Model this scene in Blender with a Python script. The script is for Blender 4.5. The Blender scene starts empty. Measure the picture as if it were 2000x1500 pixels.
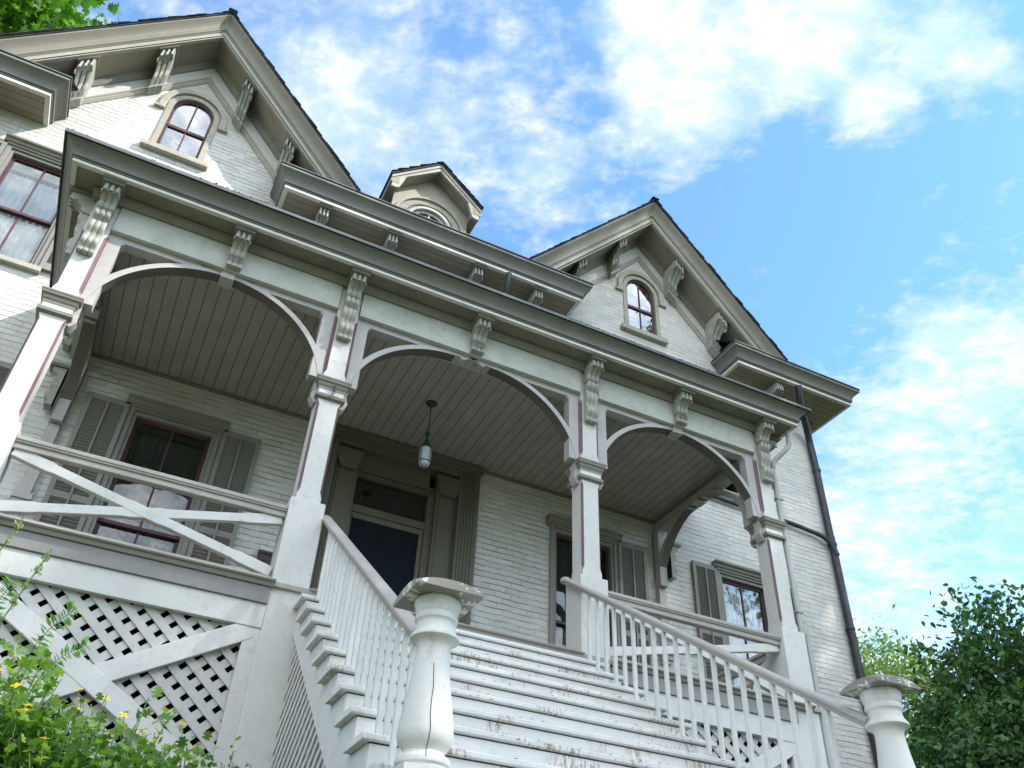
import bpy, math, random
import numpy as np
from mathutils import Vector, Matrix
from mathutils.geometry import tessellate_polygon
rnd = random.Random(7)
SC = bpy.context.scene
COL = SC.collection
R = math.radians

# ---------------------------------------------------------------- camera, sky, sun, exposure
def add_camera():
    yaw, pitch, roll = 0.4295, 0.6715, 0.0505
    f = Vector((math.sin(yaw)*math.cos(pitch), math.cos(yaw)*math.cos(pitch), math.sin(pitch)))
    r = Vector((math.cos(yaw), -math.sin(yaw), 0)); u = r.cross(f)
    c, s = math.cos(roll), math.sin(roll)
    r2, u2 = c*r+s*u, -s*r+c*u
    cam = bpy.data.cameras.new('camera'); o = bpy.data.objects.new('camera', cam); COL.objects.link(o)
    o.matrix_world = Matrix(((r2.x, u2.x, -f.x, -1.2234), (r2.y, u2.y, -f.y, -6.9595), (r2.z, u2.z, -f.z, -3.1296), (0, 0, 0, 1)))
    cam.sensor_width = 36; cam.lens = 1684.58/2000*36
    cam.clip_start = .05; cam.clip_end = 3000
    SC.camera = o
    return r2, u2, f
CR, CU, CF = add_camera()
SUN_DIR = Vector((.577, -.46, .676)).normalized()
SUN_EL = math.asin(SUN_DIR.z); SUN_ROT = math.atan2(SUN_DIR.x, SUN_DIR.y)
SKY_STRENGTH, SUN_STRENGTH, EXPOSURE = .15, 2.0, 1.88
w = bpy.data.worlds.new("World"); SC.world = w; w.use_nodes = True

class NT:
    """small helper for node graphs"""
    def __init__(s, tree): s.t = tree; s.t.nodes.clear()
    def n(s, typ, **kw):
        nd = s.t.nodes.new(typ)
        for k, v in kw.items():
            if k.startswith('i_'): nd.inputs[k[2:].replace('_', ' ')].default_value = v
            else: setattr(nd, k, v)
        return nd
    def l(s, a, b): s.t.links.new(a, b)
    def val(s, nd, k, v):
        if hasattr(v, 'type') and hasattr(v, 'links'): s.l(v, nd.inputs[k])
        else: nd.inputs[k].default_value = v
    def math(s, op, a, b=0., clamp=False):
        nd = s.n('ShaderNodeMath', operation=op); nd.use_clamp = clamp
        s.val(nd, 0, a); s.val(nd, 1, b); return nd.outputs[0]
    def mix(s, fac, a, b, blend='MIX'):
        nd = s.n('ShaderNodeMix', data_type='RGBA', blend_type=blend)
        s.val(nd, 0, fac)
        for k, v in ((6, a), (7, b)):
            if isinstance(v, (tuple, list)): v = (*v[:3], 1)
            s.val(nd, k, v)
        return nd.outputs[2]
    def ramp(s, x, a, b, lo=0., hi=1.):
        nd = s.n('ShaderNodeMapRange', clamp=True); s.val(nd, 0, x)
        nd.inputs[1].default_value = a; nd.inputs[2].default_value = b
        nd.inputs[3].default_value = lo; nd.inputs[4].default_value = hi
        return nd.outputs[0]
    def noise(s, vec, scale, detail=4., rough=.55, dist=0.):
        nd = s.n('ShaderNodeTexNoise'); s.l(vec, nd.inputs['Vector'])
        nd.inputs['Scale'].default_value = scale; nd.inputs['Detail'].default_value = detail
        nd.inputs['Roughness'].default_value = rough; nd.inputs['Distortion'].default_value = dist
        return nd.outputs[0]
    def mapv(s, vec, scale=(1, 1, 1), rot=(0, 0, 0), loc=(0, 0, 0)):
        nd = s.n('ShaderNodeMapping'); s.l(vec, nd.inputs[0]); nd.inputs['Scale'].default_value = scale
        nd.inputs['Rotation'].default_value = rot; nd.inputs['Location'].default_value = loc
        return nd.outputs[0]

def px_dir(px, py):      # direction in the sky seen at a pixel of the 2000x1500 photograph, used to place cloud banks
    return (CF + CR*((px-1000)/1684.58) - CU*((py-750)/1684.58)).normalized()

def build_world():
    g = NT(w.node_tree)
    out = g.n('ShaderNodeOutputWorld'); bg = g.n('ShaderNodeBackground'); g.l(bg.outputs[0], out.inputs[0])
    sky = g.n('ShaderNodeTexSky', sky_type='NISHITA', sun_disc=False)
    sky.sun_elevation = SUN_EL; sky.sun_rotation = SUN_ROT; sky.altitude = 200; sky.air_density = 1.0; sky.dust_density = .6; sky.ozone_density = 1.6
    tc = g.n('ShaderNodeTexCoord'); d = tc.outputs['Generated']
    sep = g.n('ShaderNodeSeparateXYZ'); g.l(d, sep.inputs[0])
    z = g.math('ADD', g.math('MAXIMUM', sep.outputs[2], 0.), .18)
    comb = g.n('ShaderNodeCombineXYZ'); g.l(g.math('DIVIDE', sep.outputs[0], z), comb.inputs[0]); g.l(g.math('DIVIDE', sep.outputs[1], z), comb.inputs[1])
    p = comb.outputs[0]
    pr = g.mapv(p, (1, 1, 1), (0, 0, R(35)))
    n1 = g.noise(g.mapv(pr, (1, 1.2, 1)), 15, 8, .60, .25)
    n2 = g.noise(pr, 3.2, 3, .5)
    nf = g.noise(g.mapv(pr, (1, 1.3, 1)), 42, 5, .6, .2)
    cov = None
    banks = [  # (pixel, radius in degrees, weight)
        ((1420, 40), 10, .44), ((1680, -10), 8, .34), ((1250, 130), 7, .14), ((800, 200), 14, .12), ((620, 130), 9, .15), ((700, 300), 9, .15), ((1000, 260), 7, .13), ((1330, 260), 5, .16), ((1715, 245), 3.6, .55), ((1870, 120), 3.5, .35),
        ((1930, 180), 3.2, .22), ((1780, 760), 8, .16), ((1700, 930), 7, .20), ((1960, 640), 8, .24), ((1660, 1150), 8, .26), ((1900, 940), 7, .06), ((560, 230), 7, .12), ((1120, 380), 5, .12), ((1700, 1250), 8, .12),
        ((1520, 520), 10, -.5), ((1850, 380), 8, -.5), ((1600, 330), 5, -.2), ((1130, 170), 3.5, -.2), ((250, 10), 8, .12)]
    for (q, rad, wt) in banks:
        dv = px_dir(*q)
        dot = g.n('ShaderNodeVectorMath', operation='DOT_PRODUCT'); g.l(d, dot.inputs[0]); dot.inputs[1].default_value = dv
        m = g.n('ShaderNodeMapRange', interpolation_type='SMOOTHERSTEP'); g.l(dot.outputs['Value'], m.inputs[0])
        m.inputs[1].default_value = math.cos(R(rad)); m.inputs[2].default_value = math.cos(R(rad*.15)); m.inputs[3].default_value = 0; m.inputs[4].default_value = wt
        cov = m.outputs[0] if cov is None else g.math('ADD', cov, m.outputs[0])
    for dv, rad, wt in ((Vector((-.1, -.8, .6)), 62, .55), (Vector((-.9, -.2, .45)), 50, .35)):      # unseen broad clouds added behind the viewer as fill light for the facade
        dot = g.n('ShaderNodeVectorMath', operation='DOT_PRODUCT'); g.l(d, dot.inputs[0]); dot.inputs[1].default_value = dv.normalized()
        m = g.n('ShaderNodeMapRange', interpolation_type='SMOOTHSTEP'); g.l(dot.outputs['Value'], m.inputs[0])
        m.inputs[1].default_value = math.cos(R(rad)); m.inputs[2].default_value = math.cos(R(rad*.4)); m.inputs[4].default_value = wt
        cov = g.math('ADD', cov, m.outputs[0])
    def cen(x, k): return g.math('MULTIPLY', g.math('SUBTRACT', x, .5), k)
    dens = g.math('ADD', g.math('ADD', cen(n1, 2.5), cen(nf, 1.15)), g.math('ADD', cen(n2, .8), cov))
    mask = g.math('MULTIPLY', g.math('POWER', g.ramp(dens, -.18, 1.05), 1.3), .92)
    thick = g.ramp(dens, .35, 1.1)
    cloudc = g.mix(thick, (2.15, 2.2, 2.25), (2.7, 2.72, 2.72))
    behind = g.ramp(sep.outputs[1], .15, -.45, 1., 2.9)      # boosts the added clouds behind the viewer for more fill light
    cb_ = g.n('ShaderNodeVectorMath', operation='SCALE'); g.l(cloudc, cb_.inputs[0]); g.l(behind, cb_.inputs['Scale']); cloudc = cb_.outputs[0]
    # thin overall veil, whiter near the horizon
    hz = g.math('ADD', g.ramp(sep.outputs[2], .0, .55, .6, .0), .07)
    skyc = g.mix(1., sky.outputs[0], (.36, .60, .72), 'MULTIPLY')
    hz = g.math('MAXIMUM', hz, g.ramp(g.math('ADD', cov, g.math('MULTIPLY', n2, .3)), .15, .7, 0, .38))
    skyv = g.mix(hz, skyc, (2.35, 2.75, 3.05))
    col = g.mix(mask, skyv, cloudc)
    g.l(col, bg.inputs[0]); bg.inputs[1].default_value = SKY_STRENGTH
build_world()
sun = bpy.data.lights.new('sun', 'SUN'); sun.energy = SUN_STRENGTH; sun.angle = R(.5); sun.color = (1, .95, .87)
so = bpy.data.objects.new('sun', sun); COL.objects.link(so); so.rotation_euler = SUN_DIR.to_track_quat('Z', 'Y').to_euler(); so.location = (20, -16, 30)
SC.view_settings.view_transform = 'Standard'; SC.view_settings.look = 'None'; SC.view_settings.gamma = 1; SC.view_settings.exposure = EXPOSURE
try: SC.view_settings.use_curve_mapping = False
except Exception: pass
SC.cycles.max_bounces = 8; SC.cycles.transparent_max_bounces = 12; SC.cycles.caustics_reflective = False; SC.cycles.caustics_refractive = False
SC.cycles.sample_clamp_indirect = 6

# ---------------------------------------------------------------- materials
def principled(g, rough=.6, spec=.35):
    out = g.n('ShaderNodeOutputMaterial'); b = g.n('ShaderNodeBsdfPrincipled'); g.l(b.outputs[0], out.inputs[0])
    b.inputs['Roughness'].default_value = rough; b.inputs['Specular IOR Level'].default_value = spec
    return b, out
def new_mat(name):
    m = bpy.data.materials.new(name); m.use_nodes = True
    return m, NT(m.node_tree)
def objvec(g):
    tc = g.n('ShaderNodeTexCoord'); oi = g.n('ShaderNodeObjectInfo'); c = g.n('ShaderNodeCombineXYZ')
    g.l(g.math('MULTIPLY', oi.outputs['Random'], 37.), c.inputs[0]); g.l(g.math('MULTIPLY', oi.outputs['Random'], 91.), c.inputs[1])
    a = g.n('ShaderNodeVectorMath', operation='ADD'); g.l(tc.outputs['Object'], a.inputs[0]); g.l(c.outputs[0], a.inputs[1])
    return a.outputs[0]
def paint(name, col, vary=.12, dirt=.35, dirtcol=(.16, .15, .10), rough=.55, grain=0, flake=0, flakecol=(.35, .33, .28), scale=1., spots=.3, green=0.):
    """old exterior paint: tonal mottling, streaky dirt, hairline cracks, flaked spots"""
    m, g = new_mat(name); b, out = principled(g, rough)
    v = objvec(g)
    n1 = g.noise(v, 2.2*scale, 5, .6); n2 = g.noise(v, 14*scale, 6, .65); n3 = g.noise(v, 70*scale, 3, .6)
    c = g.mix(g.ramp(n1, .3, .7), tuple(x*(1-vary) for x in col), tuple(min(1, x*(1+vary*.4)) for x in col))
    c = g.mix(g.ramp(n3, .35, .75, 0, .25), c, tuple(x*.72 for x in col))
    oi = g.n('ShaderNodeObjectInfo'); c = g.mix(g.math('MULTIPLY', oi.outputs['Random'], .30), c, (col[0]*.70, col[1]*.69, col[2]*.64))
    dm = g.math('MULTIPLY', g.ramp(n2, .52, .74), g.ramp(n1, .35, .65, .15, 1))
    c = g.mix(g.math('MULTIPLY', dm, dirt), c, dirtcol)
    if green > 0:
        ng = g.noise(v, 3.3*scale, 5, .6, .4)
        c = g.mix(g.math('MULTIPLY', g.ramp(ng, .48, .68), green), c, (col[0]*.42, col[1]*.52, col[2]*.34))
    if spots > 0:
        vo = g.n('ShaderNodeTexVoronoi'); vo.inputs['Scale'].default_value = 9*scale; g.l(v, vo.inputs['Vector'])
        sm = g.ramp(vo.outputs['Distance'], .0, .10, 1, 0)
        sm = g.math('MULTIPLY', sm, g.ramp(n1, .5, .6))
        c = g.mix(g.math('MULTIPLY', sm, spots), c, (.09, .08, .06))
    hsrc = n3
    if grain:
        # object space z runs along the posts, x along boards
        sc = {'z': (42, 42, 1.6), 'x': (1.6, 42, 42), 'y': (42, 1.6, 42)}[grain]
        gn = g.noise(g.mapv(v, sc), 1.0, 5, .65, .3)
        crack = g.ramp(gn, .66, .74)
        c = g.mix(g.math('MULTIPLY', crack, .8), c, tuple(x*.35 for x in col))
        hsrc = g.math('SUBTRACT', n3, crack)
    if flake:
        nf = g.noise(v, 11*scale, 4, .7, .6)
        fm = g.ramp(nf, .60-.05*flake, .62-.05*flake)
        c = g.mix(g.math('MULTIPLY', fm, min(1, flake)), c, flakecol)
    g.l(c, b.inputs['Base Color'])
    g.l(g.ramp(n2, .3, .8, rough-.12, rough+.2), b.inputs['Roughness'])
    bp = g.n('ShaderNodeBump'); bp.inputs['Strength'].default_value = .25; bp.inputs['Distance'].default_value = .004
    g.l(hsrc, bp.inputs['Height']); g.l(bp.outputs[0], b.inputs['Normal'])
    return m
def brick_mat():
    m, g = new_mat('painted_brick'); b, out = principled(g, .7, .25)
    tc = g.n('ShaderNodeTexCoord'); v = tc.outputs['Object']
    sep = g.n('ShaderNodeSeparateXYZ'); g.l(v, sep.inputs[0])
    wob = g.noise(v, 1.7, 3, .6); wob2 = g.noise(v, 13, 3, .6)
    U = g.math('DIVIDE', g.math('ADD', g.math('ADD', sep.outputs[0], sep.outputs[1]), g.math('MULTIPLY', wob2, .03)), .215)
    V = g.math('DIVIDE', g.math('ADD', sep.outputs[2], g.math('ADD', g.math('MULTIPLY', wob, .05), g.math('MULTIPLY', wob2, .022))), .078)
    row = g.math('FLOOR', g.math('ADD', V, 900)); fv = g.math('FRACT', g.math('ADD', V, 900))
    wr = g.n('ShaderNodeTexWhiteNoise', noise_dimensions='1D'); g.l(row, wr.inputs['W'])
    uo = g.math('ADD', g.math('ADD', U, 900), g.math('ADD', g.math('MULTIPLY', g.math('MODULO', row, 2.), .5), g.math('MULTIPLY', wr.outputs[0], .22)))
    col_ = g.math('FLOOR', uo); fu = g.math('FRACT', uo)
    gh = g.ramp(g.math('ABSOLUTE', g.math('SUBTRACT', fv, .5)), .40, .49); gv = g.ramp(g.math('ABSOLUTE', g.math('SUBTRACT', fu, .5)), .465, .5)
    cb = g.n('ShaderNodeCombineXYZ'); g.l(col_, cb.inputs[0]); g.l(row, cb.inputs[1])
    wn = g.n('ShaderNodeTexWhiteNoise', noise_dimensions='2D'); g.l(cb.outputs[0], wn.inputs['Vector'])
    n1 = g.noise(v, .8, 5, .6); n2 = g.noise(v, 9, 5, .65); n3 = g.noise(v, 45, 3, .6); nb = g.noise(g.mapv(v, (2.2, 2.2, 7)), 1.6, 4, .6)
    keep = g.math('MULTIPLY', g.ramp(nb, .34, .56, .25, 1.), g.ramp(n1, .38, .66, 1., .45))
    gr = g.math('MULTIPLY', g.math('MAXIMUM', gh, g.math('MULTIPLY', gv, .45)), keep)
    c = g.mix(wn.outputs[0], (.56, .55, .52), (.66, .645, .61))
    c = g.mix(g.math('MULTIPLY', g.math('POWER', gr, 1.7), .8), c, (.20, .195, .175))
    c = g.mix(g.ramp(n2, .5, .78, 0, .38), c, (.42, .40, .33))
    c = g.mix(g.ramp(g.noise(g.mapv(v, (3, 3, .7)), 1.2, 5, .6), .5, .75, 0, .3), c, (.52, .53, .44))
    c = g.mix(g.ramp(n3, .55, .8, 0, .35), c, (.46, .44, .40))
    c = g.mix(g.math('MULTIPLY', g.ramp(g.noise(g.mapv(v, (16, 16, .8)), 1, 4, .6), .54, .72), g.ramp(n1, .4, .6, .1, .6)), c, (.40, .39, .34))
    c = g.mix(g.ramp(g.noise(v, 4.5, 6, .7, .5), .66, .69, 0, .5), c, (.50, .40, .34))
    g.l(c, b.inputs['Base Color'])
    h = g.math('SUBTRACT', g.math('ADD', g.math('ADD', g.math('MULTIPLY', n2, .4), g.math('MULTIPLY', n3, .2)), g.math('MULTIPLY', wn.outputs[0], .25)), gr)
    bp = g.n('ShaderNodeBump'); bp.inputs['Strength'].default_value = .9; bp.inputs['Distance'].default_value = .014
    g.l(h, bp.inputs['Height']); g.l(bp.outputs[0], b.inputs['Normal'])
    return m
def boards_mat(name, col, axis, pitch, vary=.2, green=.3):
    """tongue and groove boards: groove lines every `pitch` metres across `axis`"""
    m, g = new_mat(name); b, out = principled(g, .6, .3)
    tc = g.n('ShaderNodeTexCoord'); v = tc.outputs['Object']
    sep = g.n('ShaderNodeSeparateXYZ'); g.l(v, sep.inputs[0])
    a = g.math('DIVIDE', sep.outputs['XYZ'.index(axis)], pitch)
    fr = g.math('FRACT', g.math('ADD', a, 500)); fl = g.math('FLOOR', g.math('ADD', a, 500))
    dd = g.math('ABSOLUTE', g.math('SUBTRACT', fr, .5))
    groove = g.ramp(dd, .5-.007/pitch, .5-.002/pitch)
    wn = g.n('ShaderNodeTexWhiteNoise', noise_dimensions='1D'); g.l(fl, wn.inputs['W'])
    n1 = g.noise(v, 3, 5, .6); n2 = g.noise(v, 22, 4, .65)
    c = g.mix(g.ramp(n1, .3, .7), tuple(x*(1-vary) for x in col), col)
    c = g.mix(g.math('MULTIPLY', wn.outputs[0], .22), c, tuple(x*.7 for x in col))
    c = g.mix(g.ramp(g.noise(v, 1.3, 5, .65, .4), .5, .72, 0, green), c, (col[0]*.55, col[1]*.66, col[2]*.42))
    c = g.mix(g.ramp(n2, .6, .8, 0, .4), c, tuple(x*.5 for x in col))
    vo = g.n('ShaderNodeTexVoronoi'); vo.inputs['Scale'].default_value = 5.5; g.l(v, vo.inputs['Vector'])
    c = g.mix(g.math('MULTIPLY', g.ramp(vo.outputs['Distance'], .05, .13, .35, 0), g.ramp(n1, .45, .6)), c, tuple(min(1, x*1.7) for x in col))
    c = g.mix(groove, c, tuple(x*.25 for x in col))
    g.l(c, b.inputs['Base Color'])
    bp = g.n('ShaderNodeBump'); bp.inputs['Strength'].default_value = .6; bp.inputs['Distance'].default_value = .006
    g.l(g.math('SUBTRACT', g.math('MULTIPLY', n2, .2), groove), bp.inputs['Height']); g.l(bp.outputs[0], b.inputs['Normal'])
    return m
def step_mat():
    m = paint('step_paint', (.72, .71, .69), .08, .3, grain='x', spots=0)
    t = m.node_tree; b = [n for n in t.nodes if n.type == 'BSDF_PRINCIPLED'][0]
    old = b.inputs['Base Color'].links[0].from_socket
    g = NT.__new__(NT); g.t = t
    v = objvec(g)
    a = g.noise(g.mapv(v, (1.3, 1, 1)), 1.9, 3, .5)
    s = g.noise(g.mapv(v, (60, 25, 14)), 1, 4, .7)
    k = g.math('MULTIPLY', g.ramp(a, .53, .62), g.ramp(s, .49, .57))
    c = g.mix(g.math('MULTIPLY', k, .8), old, (.25, .175, .10))
    g.l(c, b.inputs['Base Color'])
    return m
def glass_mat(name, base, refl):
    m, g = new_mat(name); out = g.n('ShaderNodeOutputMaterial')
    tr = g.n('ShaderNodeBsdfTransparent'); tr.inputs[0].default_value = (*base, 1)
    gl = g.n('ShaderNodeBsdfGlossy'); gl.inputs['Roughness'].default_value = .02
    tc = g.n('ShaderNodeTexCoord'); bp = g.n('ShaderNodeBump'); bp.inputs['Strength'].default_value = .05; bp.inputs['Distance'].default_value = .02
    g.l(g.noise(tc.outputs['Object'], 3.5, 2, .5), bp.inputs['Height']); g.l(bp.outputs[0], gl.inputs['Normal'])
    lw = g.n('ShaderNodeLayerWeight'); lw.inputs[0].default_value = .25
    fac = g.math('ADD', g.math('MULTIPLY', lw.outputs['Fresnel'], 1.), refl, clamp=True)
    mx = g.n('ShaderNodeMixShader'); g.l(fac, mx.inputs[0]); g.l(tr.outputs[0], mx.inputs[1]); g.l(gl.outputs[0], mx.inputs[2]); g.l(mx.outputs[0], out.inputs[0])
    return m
def plain(name, col, rough=.6, spec=.3, vary=.25, scale=6, metal=0.):
    m, g = new_mat(name); b, out = principled(g, rough, spec); b.inputs['Metallic'].default_value = metal
    tc = g.n('ShaderNodeTexCoord'); n = g.noise(tc.outputs['Object'], scale, 5, .6)
    c = g.mix(g.ramp(n, .3, .7), tuple(x*(1-vary) for x in col), tuple(min(1, x*(1+vary)) for x in col))
    g.l(c, b.inputs['Base Color']); return m
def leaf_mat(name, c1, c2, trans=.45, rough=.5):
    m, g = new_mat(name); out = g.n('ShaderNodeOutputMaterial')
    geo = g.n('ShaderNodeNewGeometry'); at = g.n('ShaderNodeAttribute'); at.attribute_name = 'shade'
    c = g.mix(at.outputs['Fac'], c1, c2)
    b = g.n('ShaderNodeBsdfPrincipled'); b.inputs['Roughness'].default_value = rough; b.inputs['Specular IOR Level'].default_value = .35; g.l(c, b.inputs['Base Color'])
    tl = g.n('ShaderNodeBsdfTranslucent'); g.l(g.mix(1., c, (1.15, 1.3, .5), 'MULTIPLY'), tl.inputs[0])
    mx = g.n('ShaderNodeMixShader'); mx.inputs[0].default_value = trans
    g.l(b.outputs[0], mx.inputs[1]); g.l(tl.outputs[0], mx.inputs[2]); g.l(mx.outputs[0], out.inputs[0])
    return m
def curtain_mat():
    m, g = new_mat('lace_curtain'); out = g.n('ShaderNodeOutputMaterial')
    tc = g.n('ShaderNodeTexCoord'); v = tc.outputs['Object']
    df = g.n('ShaderNodeBsdfDiffuse'); df.inputs[0].default_value = (.78, .78, .78, 1)
    tr = g.n('ShaderNodeBsdfTransparent')
    mx = g.n('ShaderNodeMixShader'); g.l(g.ramp(g.noise(g.mapv(v, (1, 1, .15)), 40, 2, .5), .35, .65, .80, .97), mx.inputs[0])
    g.l(tr.outputs[0], mx.inputs[1]); g.l(df.outputs[0], mx.inputs[2]); g.l(mx.outputs[0], out.inputs[0])
    return m
M = {}
M['white'] = paint('white_paint', (.66, .655, .63), .08, .35, grain=0, spots=.25, green=.05)
M['whitez'] = paint('white_paint_posts', (.645, .635, .61), .07, .3, grain='z', spots=.5, green=.05)
M['whitex'] = paint('white_paint_boards', (.645, .64, .615), .08, .35, grain='x', spots=.2, green=.05)
M['lattice'] = paint('lattice_paint', (.57, .565, .545), .14, .5, spots=0)
M['step'] = step_mat()
M['brick'] = brick_mat()
M['frieze'] = paint('frieze_paint', (.50, .51, .465), .16, .5, (.20, .22, .13), green=.3, spots=.1)
M['trim'] = paint('taupe_trim_paint', (.225, .21, .175), .16, .45, (.10, .10, .06), green=.2, spots=.15)
M['trimlight'] = paint('light_taupe_trim_paint', (.42, .395, .335), .18, .5, (.14, .13, .09), green=.18, spots=.2)
M['crown'] = paint('cornice_crown_paint', (.205, .205, .185), .14, .35, (.10, .11, .07), green=.2, spots=.1)
M['crownr'] = paint('rake_crown_paint', (.29, .27, .225), .16, .45, (.13, .12, .08), green=.12, spots=.15)
M['lip'] = paint('pale_cornice_fascia_paint', (.70, .67, .64), .1, .4, spots=.1)
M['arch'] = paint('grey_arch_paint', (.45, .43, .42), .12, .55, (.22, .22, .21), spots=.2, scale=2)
M['archin'] = paint('arch_soffit_shade_brown', (.13, .11, .098), .15, .4, spots=.1)  # arch undersides, their shade put into a darker brown
M['rail'] = paint('rail_paint', (.40, .37, .335), .14, .4, (.2, .19, .17), grain=0, spots=.2)
M['fascia'] = paint('deck_fascia_paint', (.285, .275, .27), .08, .3, spots=.1)
M['purple'] = paint('burgundy_accent_paint', (.16, .085, .11), .2, .4, (.25, .2, .2), spots=0, flake=.15, flakecol=(.30, .22, .24))
M['door'] = paint('brown_door_paint', (.15, .14, .105), .15, .3, spots=.05)
M['corbel'] = paint('corbel_paint', (.40, .395, .36), .18, .7, (.13, .14, .08), green=.4, spots=.1, scale=2.5)
M['cap'] = paint('newel_cap_paint', (.27, .25, .235), .12, .3, flake=1.0, flakecol=(.62, .66, .55), spots=0)
M['shutter'] = paint('shutter_paint', (.255, .245, .225), .12, .3, spots=.1)
M['stone'] = paint('window_stone_paint', (.42, .395, .325), .2, .7, (.18, .16, .10), flake=.35, flakecol=(.2, .18, .13), spots=.2)
M['ceiling'] = boards_mat('porch_ceiling_boards', (.40, .375, .335), 'X', .134)
M['soffitx'] = boards_mat('soffit_boards', (.32, .285, .22), 'Y', .125, .25, .4)
M['soffitp'] = paint('porch_soffit_paint', (.235, .215, .16), .25, .7, (.09, .10, .05), green=.45, spots=.2)
M['soffitr'] = paint('rake_soffit_paint', (.31, .275, .22), .2, .6, (.13, .12, .08), green=.15, spots=.25)
M['shingle'] = plain('slate_shingles', (.06, .062, .07), .75, .3, .5, 5)
M['tin'] = plain('dark_metal_roofing', (.10, .105, .12), .5, .5, .3, 4)
M['iron'] = plain('dark_iron_pipe', (.022, .023, .03), .45, .5, .4, 8)
M['dpipe'] = paint('pale_downspout_paint', (.46, .48, .46), .1, .4, spots=.1, green=.2)
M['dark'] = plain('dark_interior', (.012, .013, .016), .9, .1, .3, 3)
M['room'] = plain('room_plaster', (.16, .15, .13), .9, .1, .2, 2)
M['blind'] = plain('cream_window_blind', (.48, .45, .33), .8, .1, .06, 3)
M['screen'] = plain('door_screen_mesh', (.008, .013, .018), .8, .15, .5, 120)
M['glass'] = glass_mat('window_glass', (.95, .97, .97), .05)
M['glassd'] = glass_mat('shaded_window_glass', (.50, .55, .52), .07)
M['glassr'] = glass_mat('reflective_old_glass', (.6, .66, .75), .34)
M['lampglass'] = plain('frosted_lamp_glass', (.50, .52, .60), .35, .5, .15, 20)
M['lampiron'] = plain('verdigris_iron', (.022, .04, .042), .5, .5, .4, 30)
M['curtain'] = curtain_mat()
M['sash'] = plain('dark_maroon_sash_paint', (.085, .035, .045), .5, .4, .2, 9)
M['maroon'] = plain('maroon_painted_tin', (.045, .02, .03), .45, .5, .3, 20)
M['bark'] = plain('bark', (.12, .10, .08), .9, .1, .4, 12)
M['stem'] = plain('green_stem', (.10, .19, .05), .6, .3, .3, 12)
M['shadow_and_crack_brown'] = plain('shadow_and_crack_brown', (.07, .04, .025), .9, .1, .5, 14)  # painted gap shadow under the nosings, and the newel crack
M['litter'] = plain('dry_seed_litter', (.16, .11, .06), .9, .1, .5, 30)
M['celandine'] = leaf_mat('celandine_leaf', (.05, .14, .025), (.24, .40, .08), .42)
M['privet'] = leaf_mat('privet_leaf', (.022, .085, .022), (.07, .19, .045), .3)
M['fern'] = leaf_mat('fern_leaf', (.12, .28, .05), (.22, .42, .10), .45)
M['maple'] = leaf_mat('maple_leaf', (.05, .14, .018), (.17, .33, .05), .5)
M['shrub'] = leaf_mat('lilac_leaf', (.028, .085, .034), (.15, .27, .08), .32, .4)
M['locust'] = leaf_mat('locust_leaf', (.17, .25, .06), (.34, .42, .12), .5)
M['shade'] = leaf_mat('oak_leaf', (.03, .09, .02), (.07, .17, .04), .35)
M['petal'] = leaf_mat('yellow_petal', (.75, .55, .02), (.85, .68, .04), .3)
M['seed'] = leaf_mat('grass_seedhead', (.16, .25, .07), (.32, .38, .16), .3)
def grass_mat():
    m, g = new_mat('lawn'); b, out = principled(g, .9, .1)
    tc = g.n('ShaderNodeTexCoord'); v = tc.outputs['Object']
    c = g.mix(g.ramp(g.noise(v, .6, 6, .6), .35, .65), (.06, .07, .04), (.125, .13, .08))
    c = g.mix(g.ramp(g.noise(v, 25, 4, .7), .4, .7, 0, .5), c, (.14, .16, .07))
    g.l(c, b.inputs['Base Color']); return m
M['lawn'] = grass_mat()

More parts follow.
